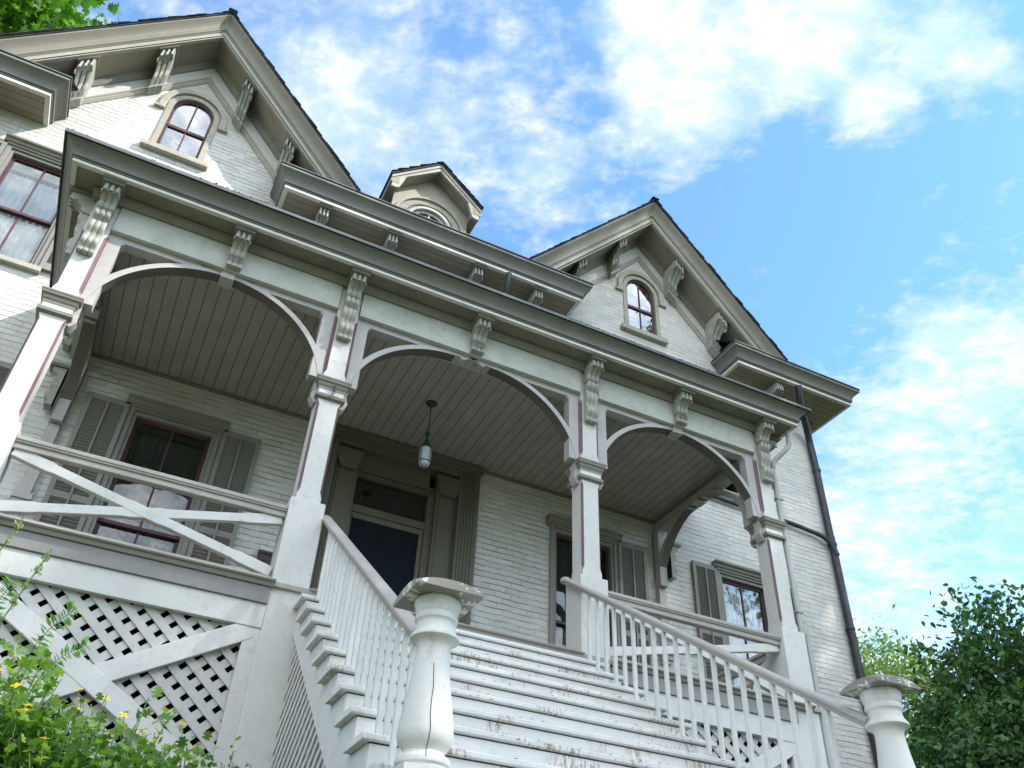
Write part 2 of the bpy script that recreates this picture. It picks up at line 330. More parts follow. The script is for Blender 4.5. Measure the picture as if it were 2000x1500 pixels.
# ---------------------------------------------------------------- mesh helpers
WP = {}          # world position of every object's origin
class MB:
    def __init__(s): s.v = []; s.f = []; s.mi = []
    def add(s, vs, fs, mi=0):
        o = len(s.v); s.v += [tuple(p) for p in vs]
        for f in fs: s.f.append([i+o for i in f]); s.mi.append(mi)
    def box(s, x0, x1, y0, y1, z0, z1, mi=0):
        if x0 > x1: x0, x1 = x1, x0
        if y0 > y1: y0, y1 = y1, y0
        if z0 > z1: z0, z1 = z1, z0
        s.add([(x0, y0, z0), (x1, y0, z0), (x1, y1, z0), (x0, y1, z0), (x0, y0, z1), (x1, y0, z1), (x1, y1, z1), (x0, y1, z1)],
              [(0, 3, 2, 1), (4, 5, 6, 7), (0, 1, 5, 4), (1, 2, 6, 5), (2, 3, 7, 6), (3, 0, 4, 7)], mi)
    def beam(s, p0, p1, wd, ht, up=(0, 0, 1), mi=0):
        """box from p0 to p1; wd across, ht along up"""
        p0, p1, up = Vector(p0), Vector(p1), Vector(up)
        t = (p1-p0).normalized(); sd = t.cross(up).normalized(); u = sd.cross(t).normalized()
        vs = []
        for p in (p0, p1):
            for a, b in ((-1, -1), (1, -1), (1, 1), (-1, 1)): vs.append(p+sd*(a*wd/2)+u*(b*ht/2))
        s.add(vs, [(0, 1, 2, 3), (7, 6, 5, 4), (0, 4, 5, 1), (1, 5, 6, 2), (2, 6, 7, 3), (3, 7, 4, 0)], mi)
    def prism(s, poly, fn, a, b, mi=0):
        """extrude a 2D polygon; fn(u, v, w) -> xyz with w running from a to b"""
        n = len(poly); vs = [fn(u, v, a) for u, v in poly]+[fn(u, v, b) for u, v in poly]
        fs = [tuple(range(n)), tuple(range(2*n-1, n-1, -1))]+[(i, i+n, (i+1) % n+n, (i+1) % n) for i in range(n)]
        s.add(vs, fs, mi)
    def band(s, inner, outer, fn, a, b, mi=0, mi_in=None):
        """solid strip between two polylines of equal length"""
        n = len(inner)
        vs = [fn(*p, a) for p in inner]+[fn(*p, a) for p in outer]+[fn(*p, b) for p in inner]+[fn(*p, b) for p in outer]
        o = len(s.v); s.v += [tuple(p) for p in vs]
        for i in range(n-1):
            j = i+1
            for k, q in enumerate(((i, j, n+j, n+i), (2*n+i, 3*n+i, 3*n+j, 2*n+j), (i, 2*n+i, 2*n+j, j), (n+i, n+j, 3*n+j, 3*n+i))):
                s.f.append([x+o for x in q]); s.mi.append(mi_in if (k == 2 and mi_in is not None) else mi)
        for i in (0, n-1): s.f.append([o+i, o+n+i, o+3*n+i, o+2*n+i]); s.mi.append(mi)
    def lathe(s, prof, cx, cy, n=28, mi=0):
        vs = []; fs = []
        for r, z in prof:
            for k in range(n): a = 2*math.pi*k/n; vs.append((cx+r*math.cos(a), cy+r*math.sin(a), z))
        m = len(prof)
        for i in range(m-1):
            for k in range(n): k2 = (k+1) % n; fs.append((i*n+k, i*n+k2, (i+1)*n+k2, (i+1)*n+k))
        fs.append(tuple(range(n-1, -1, -1))); fs.append(tuple((m-1)*n+k for k in range(n)))
        s.add(vs, fs, mi)
    def squares(s, prof, cx, cy, mis=None, mi=0):
        """stack of squares (half size, z): capitals, plinths"""
        vs = []; fs = []
        for h, z in prof: vs += [(cx-h, cy-h, z), (cx+h, cy-h, z), (cx+h, cy+h, z), (cx-h, cy+h, z)]
        o = len(s.v); s.v += vs; m = len(prof)
        for i in range(m-1):
            for k in range(4):
                k2 = (k+1) % 4; s.f.append([o+i*4+k, o+i*4+k2, o+i*4+4+k2, o+i*4+4+k]); s.mi.append(mis[i] if mis else mi)
        s.f.append([o+3, o+2, o+1, o]); s.mi.append(mis[0] if mis else mi)
        s.f.append([o+4*(m-1)+k for k in range(4)]); s.mi.append(mis[-1] if mis else mi)
    def tube(s, path, r, n=10, mi=0, caps=True):
        path = [Vector(p) for p in path]; rr = r if isinstance(r, (list, tuple)) else [r]*len(path)
        vs = []; prev = None
        for i, p in enumerate(path):
            t = (path[min(i+1, len(path)-1)]-path[max(i-1, 0)]).normalized()
            if prev is None:
                a = Vector((0, 0, 1)) if abs(t.z) < .9 else Vector((1, 0, 0)); sd = t.cross(a).normalized()
            else: sd = (prev-t*prev.dot(t)).normalized()
            prev = sd; u = sd.cross(t)
            for k in range(n): q = 2*math.pi*k/n; vs.append(p+sd*(rr[i]*math.cos(q))+u*(rr[i]*math.sin(q)))
        fs = [(i*n+k, i*n+(k+1) % n, (i+1)*n+(k+1) % n, (i+1)*n+k) for i in range(len(path)-1) for k in range(n)]
        if caps: fs += [tuple(range(n-1, -1, -1)), tuple((len(path)-1)*n+k for k in range(n))]
        s.add(vs, fs, mi)
    def sweep(s, path, K, prof, mis=None, mi=0, sign=1):
        """closed profile [(k, m)] swept with mitred corners: k along K, m along the in-plane normal K x T (times sign)"""
        K = Vector(K); P = [Vector(p) for p in path]; n = len(P)
        Ns = []
        for i in range(n-1): Ns.append((K.cross((P[i+1]-P[i]).normalized()))*sign)
        dirs = []
        for i in range(n):
            if i == 0: d = Ns[0]
            elif i == n-1: d = Ns[-1]
            else: d = (Ns[i-1]+Ns[i])/(1+Ns[i-1].dot(Ns[i]))
            dirs.append(d)
        m = len(prof); o = len(s.v)
        for i in range(n):
            for k, q in prof: s.v.append(tuple(P[i]+K*k+dirs[i]*q))
        for i in range(n-1):
            for j in range(m):
                j2 = (j+1) % m; s.f.append([o+i*m+j, o+i*m+j2, o+(i+1)*m+j2, o+(i+1)*m+j]); s.mi.append(mis[j] if mis else mi)
        s.f.append([o+j for j in range(m-1, -1, -1)]); s.mi.append(mi); s.f.append([o+(n-1)*m+j for j in range(m)]); s.mi.append(mi)
    def build(s, name, mats, parent=None, bevel=0., smooth=True, fix=True, clip=None):
        if not isinstance(mats, (list, tuple)): mats = [mats]
        a = np.array(s.v, dtype=float); c = (a.min(0)+a.max(0))/2
        me = bpy.data.meshes.new(name)
        me.from_pydata((a-c).tolist(), [], s.f)
        for m in mats: me.materials.append(M[m] if isinstance(m, str) else m)
        if len(mats) > 1: me.polygons.foreach_set('material_index', s.mi)
        if fix:
            import bmesh
            bm = bmesh.new(); bm.from_mesh(me)
            if clip is not None: bmesh.ops.bisect_plane(bm, geom=bm.verts[:]+bm.edges[:]+bm.faces[:], plane_co=(0, 0, clip-c[2]), plane_no=(0, 0, 1), clear_inner=True)
            bmesh.ops.recalc_face_normals(bm, faces=bm.faces); bm.to_mesh(me); bm.free()
        me.polygons.foreach_set('use_smooth', [smooth]*len(me.polygons))
        if smooth: me.set_sharp_from_angle(angle=R(32))
        me.update()
        o = bpy.data.objects.new(name, me); COL.objects.link(o)
        pw = WP[parent.name] if parent else Vector((0, 0, 0))
        WP[o.name] = Vector(c); o.location = Vector(c)-pw
        if parent: o.parent = parent
        if bevel:
            md = o.modifiers.new('bevel', 'BEVEL'); md.width = bevel; md.segments = 2; md.limit_method = 'ANGLE'; md.angle_limit = R(40); md.harden_normals = False
        return o
def thing(name, label, cat, loc, group=None):
    o = bpy.data.objects.new(name, None); COL.objects.link(o); o.location = loc; WP[o.name] = Vector(loc)
    o.empty_display_size = .3; o['label'] = label; o['category'] = cat
    if group: o['group'] = group
    return o
def tag(o, label=None, cat=None, group=None, kind=None):
    for k, v in (('label', label), ('category', cat), ('group', group), ('kind', kind)):
        if v: o[k] = v
    return o
def crom(pts, n=6):
    out = []; P = [pts[0]]+list(pts)+[pts[-1]]
    for i in range(1, len(P)-2):
        for k in range(n):
            t = k/n; t2 = t*t; t3 = t2*t
            out.append(tuple(.5*((2*P[i][j])+(-P[i-1][j]+P[i+1][j])*t+(2*P[i-1][j]-5*P[i][j]+4*P[i+1][j]-P[i+2][j])*t2+(-P[i-1][j]+3*P[i][j]-3*P[i+1][j]+P[i+2][j])*t3) for j in range(len(pts[0]))))
    out.append(tuple(pts[-1])); return out
XZ = lambda u, v, w_: (u, w_, v)      # polygon in x-z, extruded along y
YZ = lambda u, v, w_: (w_, u, v)      # polygon in y-z, extruded along x

# ---------------------------------------------------------------- main dimensions (metres, porch floor = 0, x along the facade, y into the house)
X1, X2, X3, X4 = -2.57, 0., 3., 5.57
XC = 1.5; D = 2.37; HW, HS, HC = .16, .116, .178
ZPL, ZSH, ZCP = .842, 2.01, 2.246
YO = 1.684; ZUT, ZUB = 7.04, 6.73
GX = (-2.54, 5.54); ZA = 9.98; WG = 2.606; SL = (ZA-ZUT)/WG
XR, XL = 9.03, -6.03
GROUND = -2.62

# ---------------------------------------------------------------- the setting: terrain
def terrain():
    m = MB(); xs = [-600, -200, -80, -40, -25, -15, -10, -7, -5, -3, -1, 1, 3, 5, 8, 12, 18, 30, 60, 200, 600]
    ys = [-600, -200, -80, -40, -25, -16, -11, -8.5, -7.5, -6.8, -6.2, -5.6, -5, -4.4, -3.5, 0, 5, 12, 25, 60, 200, 600]
    def zz(y):
        t = min(1, max(0, (-4.4-y)/2.6)); t = t*t*(3-2*t); return GROUND-2.05*t
    for y in ys:
        for x in xs: m.v.append((x, y, zz(y)+(rnd.uniform(-.04, .04) if abs(x) < 30 and abs(y) < 30 else 0)))
    n = len(xs)
    for j in range(len(ys)-1):
        for i in range(n-1): m.f.append([j*n+i, j*n+i+1, (j+1)*n+i+1, (j+1)*n+i]); m.mi.append(0)
    o = m.build('ground', 'lawn', fix=False); tag(o, kind='structure')
terrain()

# ---------------------------------------------------------------- corbels
def corbel(parent, px, py, zt, out, drop, wd=.15, shear=0., direction='-y', plate=True, foot=True, style='S', name='corbel'):
    """scrolled bracket: rib strips with an S outline (o = outwards, z = down from zt). shear tilts only the top plate (rake corbels)"""
    m = MB()
    if style == 'S':
        pr = crom([(out*.98, -.03), (out*1.0, -.10*drop/.3), (out*.86, -.30*drop), (out*.60, -.44*drop), (out*.44, -.58*drop), (out*.42, -.72*drop), (out*.34, -.84*drop), (out*.18, -.90*drop)], 5)
        back = [(.0, -.90*drop)]
        outline = [(0, 0), (out*.98, 0)]+pr+back
    else:   # long panel corbel lying on the post
        pr = crom([(out, -.02), (out*.95, -.12*drop), (out*.55, -.2*drop), (out*.5, -.24*drop)], 4)+crom([(out*.72, -.26*drop), (out*.74, -.4*drop), (out*.45, -.52*drop), (out*.40, -.60*drop)], 4)+crom([(out*.72, -.66*drop), (out*.8, -.78*drop), (out*.5, -.88*drop), (out*.42, -.93*drop), (out*.6, -.95*drop), (out*.55, -1.0*drop)], 4)
        outline = [(0, 0), (out, 0)]+pr+[(0, -drop)]
    n = 3; gap = wd*.055; ww = (wd-gap*(n-1))/n
    dirs = {'-y': ((1, 0), (0, -1)), '+x': ((0, 1), (1, 0)), '-x': ((0, -1), (-1, 0))}[direction]
    (sx, sy), (ox, oy) = dirs
    def fn(o_, z_, w_):
        return (px+sx*w_+ox*o_, py+sy*w_+oy*o_, zt+z_+shear*w_*sx)
    for k in range(n):
        a = -wd/2+k*(ww+gap); c = a+ww/2
        # rounded rib: full outline in the middle, slightly inset outline at the edges
        rings = []
        for (t, s) in ((0, .90), (.22, .985), (.5, 1.0), (.78, .985), (1, .90)):
            rings.append([fn(o_*s if o_ > 0 else o_, z_, a+ww*t) for o_, z_ in outline])
        vs = [p for rg in rings for p in rg]; q = len(outline); fs = [tuple(range(q)), tuple(range(5*q-1, 4*q-1, -1))]
        for r_ in range(4): fs += [(r_*q+i, r_*q+(i+1) % q, (r_+1)*q+(i+1) % q, (r_+1)*q+i) for i in range(q)]
        m.add(vs, fs)
    core = [(o_*.86 if o_ > 0 else 0, z_*.985) for o_, z_ in outline]
    m.prism(core, fn, -wd/2+.004, wd/2-.004)
    if foot and style == 'S':
        ft = [(0, -.92*drop), (.10*out/.3, -.94*drop), (.13*out/.3, -1.0*drop), (.08*out/.3, -1.13*drop), (.075*out/.3, -1.22*drop), (.1*out/.3, -1.25*drop), (.09*out/.3, -1.32*drop), (0, -1.34*drop)]
        for k in range(n):
            a = -wd/2+.008+k*(ww+gap)*.97; m.prism(ft, fn, a, a+ww*.93)
        m.prism([(o_*.8, z_) for o_, z_ in ft], fn, -wd/2+.012, wd/2-.012)
    if style == 'S':   # scroll eye on each cheek
        for sgn in (-1, 1):
            e = []; r_ = .028*out/.3
            for k in range(10): e.append((out*.80+r_*math.cos(k*.628), -.09*drop/.3-.01+r_*math.sin(k*.628)))
            m.prism(e, fn, sgn*wd/2-.004*sgn, sgn*(wd/2+.010))
    co = m.build(name, 'corbel', parent)
    if plate:
        p = MB(); e = .028
        p.prism([(-.01, .0), (out+.055, .0), (out+.05, -.022), (out+.03, -.03), (out+.025, -.045), (-.01, -.045)], lambda o_, z_, w_: (px+sx*w_+ox*o_, py+sy*w_+oy*o_, zt+.047+z_+shear*w_*sx), -wd/2-e, wd/2+e)
        p.build('corbel_plate', 'trim', co, .003)
    return co

# crown profile (k up, m outwards): fascia strip, bead, cyma, lip; closed back to m=0
def crown_prof(b, h, m0, m1, cap=.012):
    M_ = m1-m0; P = lambda k, q: (b+h*k, m0+M_*q)
    pts = [P(0, -.45), P(0, 0), P(.15, 0), P(.155, -.10), P(.19, -.10), P(.195, .06), P(.235, .10), P(.25, .02), P(.28, .02), P(.285, .20), P(.325, .24), P(.34, .17)]
    pts += [P(*q) for q in crom([(.36, .17), (.48, .22), (.64, .38), (.80, .68), (.865, .90), (.885, .97)], 5)]
    pts += [P(.90, 1.0), P(1.0, 1.0), (b+h+cap, m1-.004), (b+h+cap, m0-.45*M_)]
    mis = [1 if i < 3 else 0 for i in range(len(pts))]
    return pts, mis

# ---------------------------------------------------------------- the house
house = thing('brick_house', 'large pale painted brick house with two steep gables, bracketed eaves and a roof dormer', 'house', (XC, 5, GROUND))

def arch_pts(cx, zs, a, b, n=16):
    return [(cx+a*math.cos(math.pi*k/n), zs+b*math.sin(math.pi*k/n)) for k in range(n+1)]   # right to left
WIN = {   # name: x0, x1, z0, z1
    'w1': (-1.80, -.82, .12, 2.74), 'w3': (3.78, 4.76, .12, 2.77), 'w4': (6.58, 7.50, .72, 2.80), 'w5': (-4.50, -3.58, .72, 2.80),
    'u1': (-4.37, -3.45, 4.30, 6.10), 'u2': (6.45, 7.37, 4.30, 6.10)}
DOOR = (.37, 2.63, 0.0, 3.30)
ATT = dict(hw=.345, z0=7.13, zs=8.12, b=.37)
def front_wall():
    outline = [(XL, GROUND-.3), (XR, GROUND-.3), (XR, 6.9), (GX[1]+2.32, 6.9), (GX[1], 9.52), (GX[1]-2.32, 6.9), (GX[0]+2.32, 6.9), (GX[0], 9.52), (GX[0]-2.32, 6.9), (XL, 6.9)]
    holes = [[(a, c), (a, d), (b, d), (b, c)] for a, b, c, d in list(WIN.values())+[DOOR]]
    for gx in GX:
        ar = arch_pts(gx, ATT['zs'], ATT['hw'], ATT['b'], 18)
        holes.append([(gx-ATT['hw'], ATT['z0']), (gx+ATT['hw'], ATT['z0'])]+ar)
    # drop doubled arch ends
    loops = []
    for l in [outline]+holes:
        o = []
        for p in l:
            if not o or (abs(p[0]-o[-1][0])+abs(p[1]-o[-1][1])) > 1e-5: o.append(p)
        loops.append(o)
    tri = tessellate_polygon([[Vector((x, z, 0)) for x, z in l] for l in loops])
    flat = [p for l in loops for p in l]
    m = MB(); m.add([(x, D, z) for x, z in flat], [tuple(t) for t in tri])
    for l in loops[1:]:       # reveals
        n = len(l); m.add([(x, D, z) for x, z in l]+[(x, D+.22, z) for x, z in l], [(i, (i+1) % n, (i+1) % n+n, i+n) for i in range(n)])
    # side walls and rear
    m.add([(XR, D, GROUND-.3), (XR, 14, GROUND-.3), (XR, 14, 6.9), (XR, D, 6.9), (XL, D, GROUND-.3), (XL, 14, GROUND-.3), (XL, 14, 6.9), (XL, D, 6.9)], [(0, 1, 2, 3), (4, 7, 6, 5), (1, 5, 6, 2)])
    m.build('wall', 'brick', house, smooth=False, fix=False)
front_wall()

def curtain_sheet(x0, x1, y, z0, z1, amp=.02, lam=.075, seed=0):
    r = random.Random(seed); m = MB(); n = int((x1-x0)/.012)+2
    ph = r.random()*6; cols = []
    for i in range(n):
        x = x0+(x1-x0)*i/(n-1)
        w1 = math.sin(x/lam*6.28+ph+1.2*math.sin(x*9+seed))
        cols.append((x, w1))
    for j, z in enumerate((z1, (z0+z1)/2, z0)):
        for x, w1 in cols: m.v.append((x+.006*j*math.sin(x*31), y+amp*w1*(.5+.4*j), z))
    for j in range(2):
        for i in range(n-1): m.f.append([j*n+i, j*n+i+1, (j+1)*n+i+1, (j+1)*n+i]); m.mi.append(0)
    return m
def sash_window(key, header=True, outer=True, light=.0, wideframe=False, shut=(1, 1), shut_w=.46, glass='glass', sill=True, valance=.16, rail=None, openshut=0.):
    x0, x1, z0, z1 = WIN[key]
    # wooden outer frame with mould, in and slightly proud of the brick
    f = MB(); t = .055
    f.box(x0-.0, x0+t, D-.012, D+.13, z0, z1); f.box(x1-t, x1, D-.012, D+.13, z0, z1); f.box(x0+t, x1-t, D-.010, D+.13, z1-t, z1)
    f.box(x0-.045, x0+.012, D-.035, D+.01, z0, z1+.0); f.box(x1-.012, x1+.045, D-.035, D+.01, z0, z1+.0)
    win = f.build('window', 'shutter', house, .004)
    if header:
        h = MB(); prof = [(0, .0), (0, .035), (.03, .038), (.035, .055), (.06, .055), (.075, .075), (.105, .085), (.125, .115), (.15, .12), (.155, 0)]
        h.sweep([(x0-.10, D, z1-.005), (x1+.10, D, z1-.005)], (0, 0, 1), prof, sign=-1)
        h.build('window_head', 'trim', win)
    if sill:
        s_ = MB(); s_.box(x0-.09, x1+.09, D-.075, D+.10, z0-.075, z0+.0); s_.build('sill', 'trimlight', win, .006)
    # sashes
    xa, xb = x0+t, x1-t; za, zb = z0+.01, z1-t; zm = rail if rail else (za+zb)/2; e = .042
    for (a, b, y) in ((zm-.02, zb, D+.055), (za, zm+.02, D+.095)):
        s_ = MB(); s_.box(xa, xa+e, y, y+.035, a, b); s_.box(xb-e, xb, y, y+.035, a, b); s_.box(xa+e, xb-e, y+.001, y+.034, b-e, b); s_.box(xa+e, xb-e, y+.001, y+.034, a, a+e)
        s_.box((xa+xb)/2-.012, (xa+xb)/2+.012, y+.004, y+.031, a+e, b-e)
        so_ = s_.build('sash', 'sash', win, .003)
        p = MB(); p.box(xa+e, xb-e, y+.016, y+.020, a+e, b-e); p.build('pane', glass, win, smooth=False)
    c = curtain_sheet(xa-.02, xb+.02, D+.175, za-.1, zb-valance, seed=int(abs(x0*10)))
    c.build('curtain', 'curtain', win, fix=False)
    if valance > .05:
        b_ = MB(); b_.box(xa-.02, xb+.02, D+.148, D+.152, zb-valance*.75, zb+.1); b_.build('blind', 'blind', win)
    r_ = MB(); r_.box(x0-.25, x1+.25, D+.225+.12, D+1.1, z0-.3, z1+.2)
    # louvred shutters folded back on the wall
    for i, sd in enumerate((-1, 1)):
        if not shut[i]: continue
        a = x0-.05-shut_w if sd < 0 else x1+.05
        s_ = MB(); y0, y1 = D-.055, D-.012; h0, h1 = z0, z1+.06; fr = .052
        b = a+shut_w
        s_.box(a, a+fr, y0, y1, h0, h1); s_.box(b-fr, b, y0, y1, h0, h1)
        zr = [h0, h0+.11, (h0+h1)/2-.04, (h0+h1)/2+.04, h1-.075, h1]
        for k in (0, 2, 4): s_.box(a+fr, b-fr, y0+.002, y1-.002, zr[k], zr[k+1])
        for (q0, q1) in ((zr[1], zr[2]), (zr[3], zr[4])):
            n = int((q1-q0)/.042)
            for k in range(n):
                z = q0+(q1-q0)*(k+.5)/n
                s_.beam((a+fr, (y0+y1)/2, z), (b-fr, (y0+y1)/2, z), .040, .007, (0, .62, .78))
        s_.box((a+b)/2-.011, (a+b)/2+.011, y0-.012, y0+.004, zr[1], zr[4])
        s_.build('shutter', 'shutter', house, .002)
    return win
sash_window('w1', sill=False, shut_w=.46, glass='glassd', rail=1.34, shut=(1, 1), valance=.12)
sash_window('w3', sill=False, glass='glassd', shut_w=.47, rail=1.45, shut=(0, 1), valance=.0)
sash_window('w4', shut_w=.44, rail=1.98, valance=.1)
sash_window('w5', shut_w=.44, rail=1.98)
sash_window('u1', shut_w=.44, rail=5.13, valance=.2)
sash_window('u2', shut_w=.44, rail=5.13)
# dark rooms behind the openings
rm = MB()
rm.box(XL+.1, XR-.1, D+.9, D+.95, GROUND, 6.8); rm.build('room_wall', 'room', house)
fl = MB(); fl.box(XL+.1, XR-.1, D+.21, D+.9, -.25, -.2); fl.box(XL+.1, XR-.1, D+.21, D+.9, 3.45, 3.5); fl.box(XL+.1, XR-.1, D+.21, D+.9, 6.72, 6.78)
for x in (-3.0, -.4, .2, 2.85, 5.8): fl.box(x-.03, x+.03, D+.22, D+.9, -.2, 3.45)
fl.build('room_floor', 'room', house)

def attic_window(gx, glass):
    hw, z0, zs, b = ATT['hw'], ATT['z0'], ATT['zs'], ATT['b']; n = 20
    def loop(e, zb=0.): return [(gx+hw+e, z0+zb)]+[(x, z) for x, z in arch_pts(gx, zs, hw+e, b+e, n)]+[(gx-hw-e, z0+zb)]
    f = MB(); f.band(loop(-.045), loop(.035), XZ, D-.02, D+.10); win = f.build('window', 'stone', house, .003)
    s_ = MB(); s_.box(gx-hw-.13, gx+hw+.13, D-.09, D+.10, z0-.10, z0); s_.build('sill', 'stone', win, .008)
    hd = MB()
    ar_i = arch_pts(gx, zs, hw+.055, b+.055, n); ar_o = arch_pts(gx, zs, hw+.15, b+.15, n)
    hd.band([(gx+hw+.055, zs-.10)]+ar_i+[(gx-hw-.055, zs-.10)], [(gx+hw+.15, zs-.10)]+ar_o+[(gx-hw-.15, zs-.10)], XZ, D-.05, D+.01)
    for sd in (-1, 1): hd.box(gx+sd*(hw+.05), gx+sd*(hw+.20), D-.055, D+.01, zs-.145, zs-.095)
    hd.build('hood_mould', 'stone', win, .006)
    s_ = MB(); e0, e1 = -.046, -.085
    s_.band(loop(e1), loop(e0), XZ, D+.03, D+.07)
    zm = z0+.60
    s_.box(gx-hw+.04, gx+hw-.04, D+.022, D+.071, zm-.028, zm+.028); s_.box(gx-hw+.085, gx+hw-.085, D+.031, D+.069, z0, z0+.05)
    s_.box(gx-.012, gx+.012, D+.034, D+.066, z0+.05, zs+b-.08)
    s_.build('sash', 'sash', win, .003)
    p = MB(); lp = loop(-.07); p.prism(lp, XZ, D+.048, D+.052); p.build('pane', glass, win, smooth=False)
    k = MB(); k.box(gx-hw-.3, gx+hw+.3, D+.5, D+.52, z0-.2, zs+b+.05); k.build('attic_backing', 'dark', win)
for gx in GX: attic_window(gx, 'glassr')

# entrance
def entrance():
    x0, x1, z0, z1 = DOOR; f = MB()
    ew = .27
    for sd in (0, 1):
        a = x0 if sd == 0 else x1-ew; b = a+ew
        f.box(a-.02, b, D-.05, D+.21, z0, z1)
        for k in range(5): q = a+.02+k*.045; f.box(q, q+.018, D-.064, D-.049, z0, z1-.01)    # reeded outer casing
    f.box(x0+ew, x1-ew, D-.045, D+.21, z1-.18, z1)
    f.box(x0-.02, x1+.02, D-.11, D-.046, z1-.055, z1+.015); f.box(x0-.02, x1+.02, D-.085, D-.047, z1-.10, z1-.055)
    cas = f.build('door_surround', 'door', house, .004)
    p = MB()
    for a in (.66, 2.05):
        b = a+.30
        p.box(a, b, D+.03, D+.21, z0, 3.06)
        p.box(a+.04, b-.04, D+.018, D+.031, z0+.35, 2.75)
        c = (a+b)/2
        p.prism([(c-.10, 2.78), (c+.10, 2.78), (c+.145, 2.88), (c+.165, 2.93), (c+.165, 3.02), (c+.18, 3.03), (c+.18, 3.07), (c-.18, 3.07), (c-.18, 3.03), (c-.165, 3.02), (c-.165, 2.93), (c-.145, 2.88)], XZ, D-.035, D+.04)
    p.build('pilaster', 'door', cas, .004)
    g_ = MB()
    g_.box(.96-.10, .96-.01, D+.09, D+.21, z0, 2.9); g_.box(1.95+.01, 2.05, D+.09, D+.21, z0, 2.9)
    g_.box(.95, 1.96, D+.091, D+.21, 2.78, 3.12); g_.box(.95, 1.96, D+.10, D+.2, 2.27, 2.37)
    for z in (2.80, 2.84): g_.box(.84, 2.07, D+.06, D+.092, z, z+.02)
    g_.build('door_frame', 'door', cas, .004)
    t = MB(); t.box(.95, 1.96, D+.15, D+.155, 2.36, 2.79); t.build('transom_pane', 'glass', cas, smooth=False)
    d = MB(); y = D+.115
    for a, b in ((.955, 1.0), (1.90, 1.955)): d.box(a-.03 if a < 1 else a, b, y, y+.04, .05, 2.265)
    d.box(1.0, 1.9, y+.001, y+.039, 2.19, 2.264); d.box(1.0, 1.9, y+.001, y+.039, .05, .3); d.box(1.0, 1.9, y+.002, y+.038, .98, 1.06)
    door = d.build('door', 'door', house, .003)
    s_ = MB(); s_.box(1.0, 1.9, y+.02, y+.024, .3, 2.19); s_.build('door_screen', 'screen', door, smooth=False)
    h = MB(); h.tube([(1.925, y-.002, 1.30), (1.925, y-.035, 1.31), (1.925, y-.04, 1.38), (1.925, y-.035, 1.44), (1.925, y-.002, 1.45)], .008, 8); h.box(1.905, 1.945, y-.006, y, 1.28, 1.47); h.build('handle', 'trimlight', door)
    k = MB(); k.box(.7, 2.3, D+.3, D+.33, -.1, 3.3); k.build('hall_darkness', 'dark', house)
entrance()

